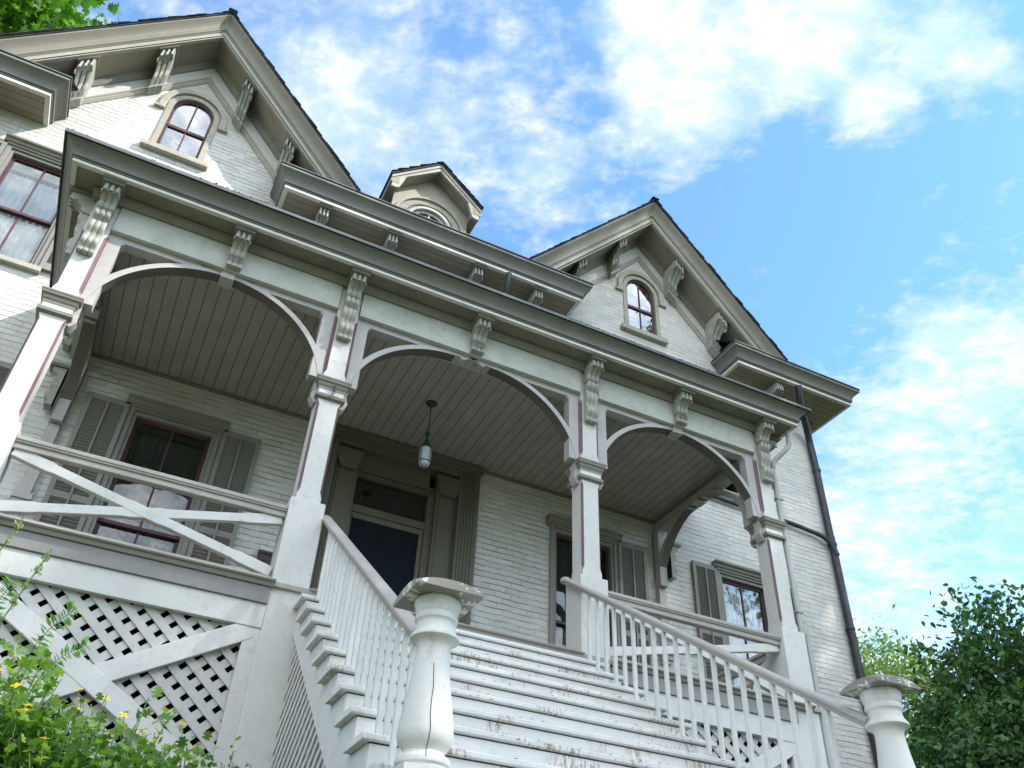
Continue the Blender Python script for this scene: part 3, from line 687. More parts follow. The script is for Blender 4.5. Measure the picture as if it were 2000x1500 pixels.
# roofs: gable roofs, hip roof between and behind
def eaves():
    pr, mis = crown_prof(0, .30, .0, .14)
    pr = [(k-.0, q-.14) for k, q in pr]     # outermost lip on the path line
    xa, xb = XC-5.498, XC+5.498; xr, xl = 9.86, 3-9.86
    ins = .11
    def crown_path(path, name):
        m = MB(); P = [Vector(p) for p in path]
        m.sweep(path, (0, 0, 1), [(ZUB-ZUT+k, q) for k, q in pr], mis, sign=-1)
        return m.build(name, ['crown', 'lip'], house)
    wc = 2.609
    paths = [[(XC-wc, D, ZUT), (XC-wc, YO, ZUT), (XC+wc, YO, ZUT), (XC+wc, D, ZUT)],
             [(xb, D, ZUT), (xb, YO, ZUT), (xr, YO, ZUT), (xr, 14, ZUT)],
             [(xl, 14, ZUT), (xl, YO, ZUT), (xa, YO, ZUT), (xa, D, ZUT)]]
    for p in paths: crown_path(p, 'eave_cornice')
    t = .15
    for a, b in ((XC-wc+t, XC+wc-t), (xb+t, xr-t), (xl+t, xa-t)):
        m = MB(); m.box(a, b, YO+t, D+.05, ZUB+.012, ZUB+.03); m.build('eave_soffit', 'soffitx', house, smooth=False)
    for a, b in ((XR, xr-t), (xl+t, XL)):
        m = MB(); m.box(a, b, D+.05, 14, ZUB+.012, ZUB+.03); m.build('eave_soffit', 'soffitx', house, smooth=False)
    # metal edge roofing that covers the boxed eaves
    for a, b in ((XC-wc, XC+wc), (xb, xr), (xl, xa)): m = MB(); m.box(a-.012, b+.012, YO-.014, D+.3, ZUT+.014, ZUT+.034); m.build('eave_flashing', 'tin', house)
    # frieze board below the eave soffit
    for a, b in ((XC-wc, XC+wc),):
        m = MB(); m.box(a+.02, b-.02 if b < 9 else b, D-.03, D+.02, ZUB-.16, ZUB+.01); m.sweep([(a+.02, D-.03, ZUB-.06), (b-.02, D-.03, ZUB-.06)], (0, 0, 1), [(0, 0), (.0, .02), (.03, .035), (.065, .06), (.069, 0)], sign=-1)
        m.build('eave_frieze', 'trimlight', house)
    for x in (-.33, .75, 2.18, 3.24): corbel(house, x, D-.03, ZUB-.035, .44, .42)
    corbel(house, 8.11, D-.03, ZUB-.035, .44, .42); corbel(house, -5.1, D-.03, ZUB-.035, .44, .42)
    corbel(house, XR+.01, D+.35, ZUB-.035, .44, .42, direction='+x'); corbel(house, XR+.01, D+1.9, ZUB-.035, .44, .42, direction='+x')
    # hip roof
    s = .80; m = MB(); x0, x1, y0, y1 = xl+.85, xr-.85, 2.53, 13.2; zr = ZUT+.03+.85*s; hgt = (y1-y0)/2*s; yc = (y0+y1)/2; off = (y1-y0)/2
    m.add([(x0, y0, zr), (x1, y0, zr), (x1, y1, zr), (x0, y1, zr), (x0+off, yc, zr+hgt), (x1-off, yc, zr+hgt)], [(0, 1, 5, 4), (1, 2, 5), (2, 3, 4, 5), (3, 0, 4)])
    m.build('roof', 'shingle', house, smooth=False)
    for a, b in ((XC-wc-.3, XC+wc+.3), (xb-.3, xr), (xl, xa+.3)):
        m = MB(); zt2 = ZUT+.034; a2 = a+.85 if a == xl else a; b2 = b-.85 if b == xr else b
        a1, b1 = max(a, XC-wc) if a > 0 or a > -3 and a < 0 else a, b
        a1 = XC-wc if abs(a-(XC-wc-.3)) < 1e-6 else (xb if abs(a-(xb-.3)) < 1e-6 else xl); b1 = XC+wc if abs(b-(XC+wc+.3)) < 1e-6 else (xr if b == xr else xa)
        m.add([(a1, YO, zt2), (b1, YO, zt2), (b2 if b1 == xr else b1, 2.6, zt2+.9*s), (a2 if a1 == xl else a1, 2.6, zt2+.9*s), (a1, YO, zt2-.02), (b1, YO, zt2-.02)], [(0, 1, 2, 3), (4, 5, 1, 0)]); m.build('eave_roof', 'shingle', house, smooth=False)
eaves()

def gable(gx):
    # rake crown + fascia: path in the x-z plane at y = YO
    top = [(gx-WG, YO, ZUT), (gx, YO, ZA), (gx+WG, YO, ZUT)]
    ext = .10
    path = [(gx-WG-ext, YO, ZUT-ext*SL), (gx, YO, ZA), (gx+WG+ext, YO, ZUT-ext*SL)]
    # profile: k along -y (out), m along in-plane normal (downwards perpendicular to the slope)
    H = .315
    prof = [(0, 0), (0, .028), (-.010, .032)]+[(-a, b) for a, b in crom([(.016, .038), (.050, .062), (.085, .095), (.108, .135), (.118, .165)], 5)]+[(-.108, .170), (-.108, .188), (-.120, .192), (-.128, .197), (-.120, .205), (-.120, .212), (-.140, .216), (-.140, H), (-.20, H), (-.20, .03), (-.3, 0.0)]
    mis = [0]*len(prof)
    nn = len(prof); mis = [1 if prof[j][1] >= .2 and j >= nn-6 else 0 for j in range(nn)]
    m = MB(); m.sweep(path, (0, -1, 0), prof, mis, sign=1 if True else -1)
    # make sure the profile hangs below the roof line
    zmin = min(v[2] for v in m.v); zm = max(v[2] for v in m.v)
    if zm > ZA+.1:
        m = MB(); m.sweep(path, (0, -1, 0), prof, mis, sign=-1)
    m.build('rake_cornice', ['crownr', 'trimlight'], house, clip=ZUT+.02)
    # soffit boards
    cs = 1/math.sqrt(1+SL*SL)
    dv = .298/cs     # vertical drop of the soffit under the roof line
    for sd in (-1, 1):
        m = MB(); a = (gx, ZA-dv); b = (gx+sd*(WG+.05), ZUT-.05*SL-dv)
        m.prism([a, b, (b[0], b[1]+.03), (a[0], a[1]+.03)], XZ, YO+.14, D+.06); m.build('rake_soffit', 'soffitr', house, smooth=False, clip=ZUT+.02)
    # frieze on the wall: bed mould, flat band, lower mould
    y = D
    def wp(dd): return [(gx-WG-.1, y, ZUT-.1*SL-dd), (gx, y, ZA-dd), (gx+WG+.1, y, ZUT-.1*SL-dd)]
    def sw(m, dd, prof, mi=0):
        n0 = len(m.v); mm = MB(); mm.sweep(wp(dd), (0, -1, 0), prof, sign=1)
        if max(v[2] for v in mm.v) > ZA-dd+.02: mm = MB(); mm.sweep(wp(dd), (0, -1, 0), prof, sign=-1)
        m.add(mm.v, mm.f, mi)
    m = MB()
    sw(m, dv, [(-.02, 0), (.10, 0), (.095, .02), (.075, .04), (.06, .07), (.045, .10), (.035, .105), (-.02, .105)], 0)
    sw(m, dv, [(-.02, .10), (.020, .10), (.020, .30), (-.02, .30)], 1)
    sw(m, dv, [(-.02, .295), (.055, .295), (.055, .315), (.040, .325), (.035, .35), (.022, .36), (.018, .375), (-.02, .375)], 2)
    m.build('rake_frieze', ['trim', 'whitex', 'trimlight'], house, clip=ZUB+.1)
    # corbels follow the slope with their plates
    for sd in (-1, 1):
        for q in (.62, 1.47):
            x = gx+sd*q; z = ZA-q*SL-dv-.052
            corbel(house, x, D-.02, z-.0, .455, .43, wd=.165, shear=-SL*sd)
    # gable roof slab with ragged slate courses
    for sd in (-1, 1):
        m = MB(); L = math.hypot(WG+.1, (WG+.1)*SL); n = 25; r = random.Random(int(gx*10)+sd)
        m.prism([(gx, ZA+.002), (gx+sd*(WG+.1), ZUT-.1*SL+.002), (gx+sd*(WG+.1), ZUT-.1*SL+.022), (gx, ZA+.022)], XZ, YO-.02, 7.5)
        for k in range(n):
            t0, t1 = (k)/n, (k+1.25)/n
            p0 = (gx+sd*(WG+.1)*t0, ZA-(WG+.1)*SL*t0+.022); p1 = (gx+sd*(WG+.1)*min(1.02, t1), ZA-(WG+.1)*SL*min(1.02, t1)+.038)
            yy = YO-.035-r.random()*.03
            m.prism([p0, p1, (p1[0], p1[1]+.007), (p0[0], p0[1]+.004)], XZ, yy, yy+.5+r.random()*.3)
            yy += .62; 
        for k in range(2): m.box(gx-.05-.02*k, gx+.05+.02*k, YO-.06, 7.5, ZA+.02+.012*k, ZA+.05+.012*k)
        m.build('gable_roof', 'shingle', house, smooth=False, clip=ZUT+.03)
for gx in GX: gable(gx)

def dormer():
    gx = XC+.02; yf = 2.55; za = 9.63; hw = .855; ze = 8.86; sl = (za-ze)/hw; yw = yf+.30
    m = MB()
    # front wall with arched opening
    ww = .70; zs = 8.27; rw = .37; base = 7.6
    ar = arch_pts(gx, zs, rw, rw*1.02, 20)
    outline = [(gx-ww, base), (gx-rw, base)]+ar[::-1]+[(gx+rw, base), (gx+ww, base), (gx+ww, za-ww*sl-.06), (gx, za-.06), (gx-ww, za-ww*sl-.06)]
    m.prism(outline, XZ, yw, yw+.12)
    m.box(gx-ww, gx-ww+.06, yw+.1, 5.5, base, za-ww*sl-.1); m.box(gx+ww-.06, gx+ww, yw+.1, 5.5, base, za-ww*sl-.1)
    dr = m.build('dormer', 'trimlight', house, smooth=False)
    # arch mouldings
    for (r0, r1, y0, mt) in ((rw-.0, rw+.05, yw-.035, 'whitex'), (rw+.10, rw+.13, yw-.03, 'trimlight'), (rw+.24, rw+.29, yw-.04, 'trimlight')):
        a = MB(); a.band(arch_pts(gx, zs, r0, r0*1.02, 24), arch_pts(gx, zs, r1, r1*1.02, 24), XZ, y0, yw+.02); a.build('arch_mould', mt, dr, .006)
    s_ = MB(); s_.band(arch_pts(gx, zs, rw-.05, rw*1.02-.05, 24), arch_pts(gx, zs, rw+.005, rw*1.02+.005, 24), XZ, yw+.03, yw+.08); s_.box(gx-.014, gx+.014, yw+.035, yw+.075, base, zs+rw*1.02-.04)
    s_.build('dormer_sash', 'white', dr, .003)
    p = MB(); p.prism([(x, z) for x, z in arch_pts(gx, zs, rw-.03, rw-.02, 20)]+[(gx-rw+.03, base), (gx+rw-.03, base)], XZ, yw+.055, yw+.058); p.build('pane', 'glassr', dr, smooth=False)
    b = MB(); b.box(gx-ww+.1, gx+ww-.1, yw+.5, yw+.52, base, 9.1); b.build('dormer_backing', 'blind', dr)
    # roof with boxed rakes ending in ogee drops
    for sd in (-1, 1):
        r_ = MB()
        r_.prism([(gx, za), (gx+sd*hw, ze), (gx+sd*hw, ze+.03), (gx, za+.03)], XZ, yf-.01, 5.5)
        for k in range(9):
            t0, t1 = k/9, (k+1.2)/9; rr = random.Random(k+5*sd); y = yf-.03-rr.random()*.025
            r_.prism([(gx+sd*hw*t0, za+(ze-za)*t0+.032), (gx+sd*hw*t1, za+(ze-za)*t1+.055), (gx+sd*hw*t1, za+(ze-za)*t1+.068), (gx+sd*hw*t0, za+(ze-za)*t0+.045)], XZ, y, y+2.9)
        r_.build('dormer_roof', 'shingle', dr, smooth=False)
        s_ = MB(); s_.prism([(gx, za-.14), (gx+sd*(hw-.03), ze-.115), (gx+sd*(hw-.03), ze-.09), (gx, za-.115)], XZ, yf+.07, yw+.01)
        s_.box(gx+sd*ww, gx+sd*(hw-.01), yf+.02, 5.4, ze-.16, ze-.0) ; s_.build('dormer_soffit', 'soffitr', dr, smooth=False)
        f = MB()
        f.prism([(gx, za-.01), (gx+sd*(hw-.012), ze-.01), (gx+sd*(hw-.012), ze-.075), (gx, za-.075)], XZ, yf+.005, yf+.06)
        f.prism([(gx, za-.06), (gx+sd*(hw-.03), ze-.06), (gx+sd*(hw-.035), ze-.27), (gx+sd*(hw-.12), ze-.27), (gx+sd*(hw-.17), ze-.24), (gx+sd*(hw-.19), ze-.17), (gx+sd*(hw-.22), ze-.10+.02), (gx+sd*(hw-.27), ze+.10), (gx, za-.165)], XZ, yf+.025, yf+.085)
        f.build('dormer_rake', 'trimlight', dr, .004)
dormer()

# ---------------------------------------------------------------- the porch
porch = thing('front_porch', 'raised wooden porch with four bracketed posts, three arches, cross-braced rails and lattice skirt', 'porch', (XC, 1., GROUND))
YP = HW  # post centre line
def post(x):
    m = MB(); m.box(x-HW, x+HW, 0, 2*HW, GROUND-.3, ZPL)
    po = m.build('post', 'whitez', porch, .008)
    # chamfered shaft, purple chamfers
    def shaft(z0, z1, name, zc=None):
        s = HS; c = .023; rings = []; zc = zc or z1
        zs = [(z0, 0), (z0+.07, .0), (z0+.13, c), (zc-.10, c), (zc-.05, .0), (z1, 0)]
        q = MB()
        for z, cc in zs:
            cc = max(cc, .0015); a = s-cc
            for (u, v) in ((-a, -s), (a, -s), (s, -a), (s, a), (a, s), (-a, s), (-s, a), (-s, -a)): q.v.append((x+u, YP+v, z))
        for i in range(len(zs)-1):
            for k in range(8):
                k2 = (k+1) % 8; q.f.append([i*8+k, i*8+k2, i*8+8+k2, i*8+8+k]); q.mi.append(1 if k % 2 == 1 else 0)
        q.f.append(list(range(7, -1, -1))); q.mi.append(0); q.f.append([(len(zs)-1)*8+k for k in range(8)]); q.mi.append(0)
        return q.build(name, ['whitez', 'purple'], po, smooth=False)
    shaft(ZPL, ZSH+.03, 'shaft')
    shaft(ZCP, 3.60, 'upper_shaft', 3.17)
    c = MB(); H = HC
    prof = [(HS+.004, ZSH-.01), (HS+.018, ZSH), (HS+.034, ZSH+.008), (HS+.034, ZSH+.045), (HS+.018, ZSH+.055), (HS+.012, ZSH+.07), (HS+.012, ZSH+.105), (HS+.022, ZSH+.115), (HS+.022, ZSH+.135),
            (HS+.034, ZSH+.15), (H-.022, ZSH+.18), (H-.008, ZSH+.19), (H-.004, ZSH+.215), (H, ZSH+.218), (H, ZCP), (H-.012, ZCP+.012)]
    mis = [0, 0, 0, 0, 1, 1, 1, 0, 0, 0, 0, 0, 0, 0, 0]
    c.squares(prof, x, YP, mis); c.build('capital', ['trim', 'whitex'], po, .003)
    return po
posts = [post(x) for x in (X1, X2, X3, X4)]

def ell(cx, zs, a, b, t0, t1, n=18):
    return [(cx+a*math.cos(R(t0+(t1-t0)*k/n)), zs+b*math.sin(R(t0+(t1-t0)*k/n))) for k in range(n+1)]
def arch_bay(xa, xb, kind, fn, y0, y1, wall_end=False):
    """arch frame between two posts. fn maps (u, z, w) to xyz; u runs from xa to xb"""
    zs = 2.10; zt = 3.205; cx = (xa+xb)/2
    for side in (1, -1):
        xp = xa if side == 1 else xb            # post face
        e = xp+side*.0                            # stile against the post
        m = MB()
        if kind == 'round': c0 = cx; a = abs(cx-xp)-.035
        else: c0 = xp+side*1.165; a = 1.13
        b = 1.05
        n = 20
        th1 = 91 if kind == 'round' else 90
        inner = [(c0-side*a*math.cos(R(4+(th1-4)*k/n)), zs+b*math.sin(R(4+(th1-4)*k/n))) for k in range(n+1)]
        outer = []
        for k in range(n+1):
            t = R(4+(th1-4)*k/n); wdt = .062+.05*math.exp(-k/2.5)
            p = (c0-side*(a+wdt)*math.cos(t), zs+(b+wdt*.86)*math.sin(t)); 
            px_ = max(p[0], xp+.001) if side == 1 else min(p[0], xp-.001)
            outer.append((px_, min(p[1], zt-.002)))
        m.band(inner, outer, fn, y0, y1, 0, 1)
        # stile and rail of the spandrel
        def bx(u0, u1, z0, z1, yy0, yy1, mi=0):
            m.prism([(u0, z0), (u1, z0), (u1, z1), (u0, z1)], fn, yy0, yy1, mi)
        bx(xp+side*.0, xp+side*.135, 2.27, zt, y0+.004, y1-.004)
        bx(xp+side*.125, xp+side*(.95 if kind != 'round' else .90), zt-.075, zt, y0+.006, y1-.006)
        # stopped chamfer block in the spandrel corner, and the purple bead along the post
        bx(xp+side*.0, xp+side*.010, 2.36, zt-.08, y0-.006, y0+.01, 2)
        m.prism([(xp+side*.125, zt-.075), (xp+side*.17, zt-.075), (xp+side*.125, zt-.13)], fn, y0+.01, y1-.01)
        if kind == 'gap':      # ogee notches where the brackets stop
            xe = inner[-1][0]; ze = inner[-1][1]
            pts = [(xe, ze), (xe+side*.05, ze+.012), (xe+side*.085, ze-.02), (xe+side*.14, ze-.005), (xe+side*.17, ze+.03), (xe+side*.20, ze+.012), (xe+side*.25, ze+.03), (xe+side*.275, ze+.055), (xe+side*.275, zt-.003), (xe, zt-.003)]
            pts = [(u, z) for u, z in pts]
            m.prism(pts, fn, y0+.002, y1-.002, 0)
        # curled drop on the side of the capital
        cu = [(xp+side*.06, 2.01), (xp+side*.075, 2.05), (xp+side*.06, 2.10), (xp+side*.05, 2.14), (xp+side*.06, 2.20), (xp+side*.055, 2.26), (xp, 2.26), (xp, 1.98), (xp+side*.03, 1.965), (xp+side*.045, 1.985)]
        m.prism(cu, fn, y0+.01, y1-.01)
        if wall_end and side == -1:
            m.prism([(xp-.085, 1.35), (xp, 1.35), (xp, 2.2), (xp-.085, 2.2)], fn, y0+.003, y1-.003)
            bx(xp-.13, xp, 1.28, 1.35, y0-.03, y1+.03); bx(xp-.11, xp, 1.22, 1.28, y0-.015, y1+.015); bx(xp-.08, xp, 1.17, 1.22, y0-.005, y1+.005)
        m.build('arch_bracket', ['arch', 'archin', 'purple'], porch, .002)
    if kind == 'round':
        m = MB(); m.prism([(cx-.07, 3.12), (cx+.07, 3.12), (cx+.07, zt), (cx-.07, zt)], fn, y0-.02, y1+.02); m.build('arch_keystone', 'arch', porch, .006)
YA0, YA1 = .075, .205
arch_bay(X1+HS, X2-HS, 'round', XZ, YA0, YA1)
arch_bay(X2+HS, X3-HS, 'gap', XZ, YA0, YA1)
arch_bay(X3+HS, X4-HS, 'round', XZ, YA0, YA1)
arch_bay(YP+HS, D, 'round', lambda u, v, w_: (X4-.07+w_-.14, u, v), YA0, YA1, True)
arch_bay(YP+HS, D, 'round', lambda u, v, w_: (X1+.07-w_+.14, u, v), YA0, YA1, True)

def porch_top():
    # beam and frieze
    m = MB()
    for a, b in ((X1-HS, X2-HS-.004), (X2+HS+.004, X3-HS-.004), (X3+HS+.004, X4+HS)): m.box(a if a > -2.6 else X1+HS+.004, b if b < 5.6 else X4-HS-.004, .020, .285, 3.20, 3.62)
    m.box(X1-.09, X1+.09, .31, D, 3.20, 3.62); m.box(X4-.09, X4+.09, .31, D, 3.20, 3.62)
    m.build('porch_beam', 'frieze', porch, .004)
    m = MB(); m.sweep([(X1-HS-.01, D, 3.525), (X1-HS-.01, .012, 3.525), (X4+HS+.01, .012, 3.525), (X4+HS+.01, D, 3.525)], (0, 0, 1), [(0, -.02), (0, .018), (.02, .028), (.05, .05), (.085, .062), (.09, -.02)], sign=-1)
    m.build('bed_mould', 'trim', porch)
    # cornice
    xo, oc = .525, .40
    path = [(X1-xo, D, 3.83), (X1-xo, -oc, 3.83), (X4+xo, -oc, 3.83), (X4+xo, D, 3.83)]
    pr, mis = crown_prof(0, .225, 0, .115); pr = [(k-.215, q-.115) for k, q in pr]
    m = MB(); m.sweep(path, (0, 0, 1), pr, mis, sign=-1); m.build('porch_cornice', ['crown', 'lip'], porch)
    m = MB(); m.box(X1-xo+.12, X4+xo-.12, -oc+.12, .10, 3.622, 3.64); m.box(X1-xo+.12, X1-.05, .10, D, 3.622, 3.64); m.box(X4+.05, X4+xo-.12, .10, D, 3.622, 3.64)
    m.build('porch_soffit', 'soffitp', porch, smooth=False)
    # low metal roof
    m = MB(); z0, z1 = 3.845, 4.22
    a, b = X1-xo-.015, X4+xo+.015; y = -oc-.02
    m.add([(a, y, z0), (b, y, z0), (b, D, z0), (a, D, z0), (a+1.5, D, z1), (b-1.5, D, z1), (a+1.5, D-.0, z1), (b-1.5, D, z1)], [(0, 1, 5, 4), (0, 4, 3), (1, 2, 5), (0, 3, 2, 1)])
    m.build('porch_roof', 'tin', porch, smooth=False)
    m = MB(); m.sweep([(X1-xo, D, 3.83), (X1-xo, -oc, 3.83), (X4+xo, -oc, 3.83), (X4+xo, D, 3.83)], (0, 0, 1), [(.010, -.05), (.010, .018), (-.012, .022), (-.012, .030), (.026, .030), (.026, -.05)], sign=-1); m.build('roof_edge', 'tin', porch)
    m = MB(); r = random.Random(9)
    for k in range(520):
        x = r.uniform(X1-xo, X4+xo)
        if math.sin(x*3.1)+math.sin(x*7.7+1) < r.uniform(-1., 1.4): continue
        a = r.uniform(-.6, .6); L = r.uniform(.01, .035); m.beam((x, -oc-.028+r.uniform(0, .03), 3.856), (x+L*math.cos(a), -oc-.03+r.uniform(-.006, .02), 3.862+abs(L*.5*math.sin(a*3))), r.uniform(.004, .010), r.uniform(.004, .010))
    o = m.build('roof_edge_moss', 'litter', smooth=False); tag(o, 'ragged moss and twigs caught along the front edge of the porch roof', 'moss', kind='stuff')
    # ceiling
    m = MB(); m.box(X1+.09, X4-.09, .285, D, 3.34, 3.36); m.build('porch_ceiling', 'ceiling', porch, smooth=False)
    m = MB(); m.box(X1+.09, X4-.09, D-.035, D-.002, 3.295, 3.338); m.box(X1+.092, X1+.125, .29, D-.036, 3.295, 3.338); m.box(X4-.125, X4-.092, .29, D-.036, 3.295, 3.338); m.build('ceiling_mould', 'trim', porch, .006)
    # corbels
    for x in (X1, X2, X3, X4):
        corbel(porch, x, .014, 3.575, .215, .25, wd=.155, foot=False)
        corbel(porch, x, .034, 3.33, .115, .54, wd=.15, plate=False, style='L', name='panel_corbel')
    for x in ((X1+X2)/2+.02, XC, (X3+X4)/2): corbel(porch, x, .014, 3.575, .215, .27, wd=.155)
    for x, d_ in ((X1-HS, '-x'), (X4+HS, '+x')):
        corbel(porch, x, YP, 3.575, .25, .25, direction=d_, foot=False); corbel(porch, x, YP, 3.33, .10, .54, direction=d_, plate=False, style='L', name='panel_corbel')
        corbel(porch, x, D-.10, 3.575, .25, .25, direction=d_); 
    for x, d_ in ((X1-.03, '-x'), (X4+.03, '+x')): corbel(porch, x, D-.12, 2.9, .14, .5, direction=d_, plate=True, style='L', name='panel_corbel')
porch_top()

def floor_and_rails():
    m = MB(); m.box(X1-HW-.02, X4+HW+.02, -.03, D, -.045, 0)
    m.build('porch_floor', 'rail', porch, .004)
    nose = [(-.022, 0), (-.022, .055), (-.012, .065), (0, .06), (.0, 0)]
    m = MB()
    for a, b in ((X1-.05, X2-HW+.02), (X3+HW, X4+.05)):
        m.sweep([(a, -.035, .0), (b, -.035, .0)], (0, 0, 1), [(k-.006, q) for k, q in nose], sign=-1)
        m.sweep([(a, -.03, -.03), (b, -.03, -.03)], (0, 0, 1), [(-.03, 0), (-.03, .015), (-.015, .03), (0, .035), (0, 0)], sign=-1)
    m.sweep([(X2+HW, -.035, .0), (X3-HW, -.035, 0)], (0, 0, 1), [(-.014, 0), (-.014, .025), (-.004, .03), (.001, .025), (.001, 0)], sign=-1)
    m.build('floor_nosing', 'rail', porch)
    m = MB()
    for a, b in ((X1+HW, X2-HW), (X3+HW, X4-HW)):
        m.box(a, b, -.028, .02, -.205, -.062); m.box(a, b, -.006, .05, -.41, -.205, 1)
        m.build('floor_fascia', ['fascia', 'whitex'], porch, .004); m = MB()
    for x in (X1-HW+.02, X4+HW-.02): m.box(x-.03, x+.03, .32, D, -.205, -.062); m.box(x-.02, x+.02, .32, D, -.335, -.205, 1)
    m.build('floor_fascia', ['fascia', 'whitex'], porch, .004)
    # rails with cross braces
    def rail_bay(p0, p1, out):
        """p0, p1: ends (x, y); out: outward unit"""
        A, B, O = Vector((*p0, 0)), Vector((*p1, 0)), Vector((*out, 0)); T = (B-A).normalized()
        def P(v, o_, z): return v+O*o_+Vector((0, 0, z))
        m = MB(); m.beam(P(A, 0, .735), P(B, 0, .735), .125, .04); m.beam(P(A, .045, .708), P(B, .045, .708), .018, .02); m.beam(P(A, 0, .68), P(B, 0, .68), .075, .07, mi=0)
        m.build('rail_top', 'rail', porch, .008)
        m = MB(); m.beam(P(A, .0, .035), P(B, 0, .035), .11, .07); m.build('rail_bottom', 'rail', porch, .006)
        za, zb = .125, .635
        L = (B-A).length
        for k, (z0, z1) in enumerate(((zb, za), (za, zb))):
            m = MB(); a0 = P(A+T*.02, -.012+k*.0, z0); b0 = P(B-T*.02, -.012, z1)
            up = Vector((0, 0, 1)); th = .062 if k == 0 else .056
            d = (b0-a0).normalized(); Ld = (b0-a0).length; nrm = d.cross(O).normalized()
            h = .048
            # brace with stopped chamfers: wide at ends and centre, slimmer between
            pts = []
            st = [0, .13, .155, .42, .445, .555, .58, .845, .87, 1.0]; hh = [h, h, h-.008, h-.008, h, h, h-.008, h-.008, h, h]
            top = [(a0+d*(Ld*s_)+nrm*q) for s_, q in zip(st, hh)]; bot = [(a0+d*(Ld*s_)-nrm*q) for s_, q in zip(st, hh)]
            loop = top+bot[::-1]
            vs = [p+O*(th/2) for p in loop]+[p-O*(th/2) for p in loop]; n = len(loop)
            m.add(vs, [tuple(range(n)), tuple(range(2*n-1, n-1, -1))]+[(i, i+n, (i+1) % n+n, (i+1) % n) for i in range(n)])
            m.build('cross_brace', 'whitex', porch, .004)
    rail_bay((X1+HW, .10), (X2-HW, .10), (0, -1)); rail_bay((X3+HW, .10), (X4-HW, .10), (0, -1))
    rail_bay((X4+.02, .32), (X4+.02, D), (1, 0)); rail_bay((X1-.02, .32), (X1-.02, D), (-1, 0))
    # lattice skirt
    def lattice(poly, fn, y, pitch=.127, wd=.064, t=.014, name='lattice_panel', parent=porch, wd2=None, pitch2=None):
        """diagonal lattice clipped to a convex polygon (u, z)"""
        m = MB()
        def clip(p, d):
            t0, t1 = -1e9, 1e9; n = len(poly); area = sum(poly[i][0]*poly[(i+1) % n][1]-poly[(i+1) % n][0]*poly[i][1] for i in range(n)); s_ = 1 if area > 0 else -1
            for i in range(n):
                a, b = poly[i], poly[(i+1) % n]; ex, ez = b[0]-a[0], b[1]-a[1]; nx, nz = -ez*s_, ex*s_
                num = (a[0]-p[0])*nx+(a[1]-p[1])*nz; den = d[0]*nx+d[1]*nz
                if abs(den) < 1e-9: continue
                tt = num/den
                if den > 0: t0 = max(t0, tt)
                else: t1 = min(t1, tt)
            return (t0, t1) if t1-t0 > .03 else None
        cu = sum(p[0] for p in poly)/len(poly); cz = sum(p[1] for p in poly)/len(poly); R2 = math.sqrt(.5)
        c4, s4 = math.cos(R(40)), math.sin(R(40)); wds = (wd, wd2 or wd); pts_ = (pitch, pitch2 or pitch)
        for layer, (d, nn) in enumerate((((c4, -s4), (s4, c4)), ((R2, R2), (-R2, R2)))):
            wd, pitch = wds[layer], pts_[layer]
            for k in range(-40, 41):
                p = (cu+nn[0]*k*pitch, cz+nn[1]*k*pitch); c = clip(p, d)
                if not c: continue
                a = (p[0]+d[0]*c[0], p[1]+d[1]*c[0]); b = (p[0]+d[0]*c[1], p[1]+d[1]*c[1])
                y0 = y+layer*t
                q = [(a[0]+nn[0]*wd/2, a[1]+nn[1]*wd/2), (b[0]+nn[0]*wd/2, b[1]+nn[1]*wd/2), (b[0]-nn[0]*wd/2, b[1]-nn[1]*wd/2), (a[0]-nn[0]*wd/2, a[1]-nn[1]*wd/2)]
                m.prism(q, fn, y0, y0+t*.96)
        return m.build(name, 'lattice', parent, smooth=False)
    zb = GROUND+.55
    for a, b in ((X1+HW, X2-HW), (X3+HW, X4-HW)):
        lattice([(a+.08, zb), (b-.08, zb), (b-.08, -.31), (a+.08, -.31)], XZ, .055, wd2=.064, pitch2=.106)
        m = MB(); zt_ = -.337
        m.box(a, a+.125, .005, .052, zb-.1, zt_); m.box(b-.125, b, .005, .052, zb-.1, zt_)
        m.box(a, b, .0, .06, GROUND-.1, zb)
        m.build('skirt_frame', 'whitex', porch, .004)
        ca, cb = (a+.08, zt_-.09), (b-.08, zt_-.09); da, db = (a+.08, -1.62), (b-.08, -1.62)
        for k, (p, q) in enumerate(((ca, db), (da, cb))):
            m = MB(); yk = .020+.004*k
            m.beam((p[0], yk, p[1]), (q[0], yk, q[1]), .045, .155, up=(0, 0, 1)); m.build('skirt_brace', 'whitex', porch, .005)
        m = MB(); m.box(a, b, .35, .37, GROUND, -.06); m.build('skirt_dark_sheet', 'dark', porch)  # near-black sheet standing in for the unlit space behind the lattice
    for x, s_ in ((X1-.09, -1), (X4+.09, 1)):
        lattice([(.34, zb), (D, zb), (D, -.31), (.34, -.31)], YZ, x)
        m = MB(); m.box(x-.05 if s_ < 0 else x+.02, x-.02 if s_ < 0 else x+.05, .33, D, GROUND-.1, zb+.02); m.box(x-.045 if s_ < 0 else x+.025, x-.025 if s_ < 0 else x+.045, .33, .45, zb, -.337); m.build('skirt_frame', 'whitex', porch, .004)
        m = MB(); m.box(x-s_*.2-.01, x-s_*.2+.01, .35, D, GROUND, -.06); m.build('skirt_dark_sheet', 'dark', porch)
    return lattice
lattice = floor_and_rails()

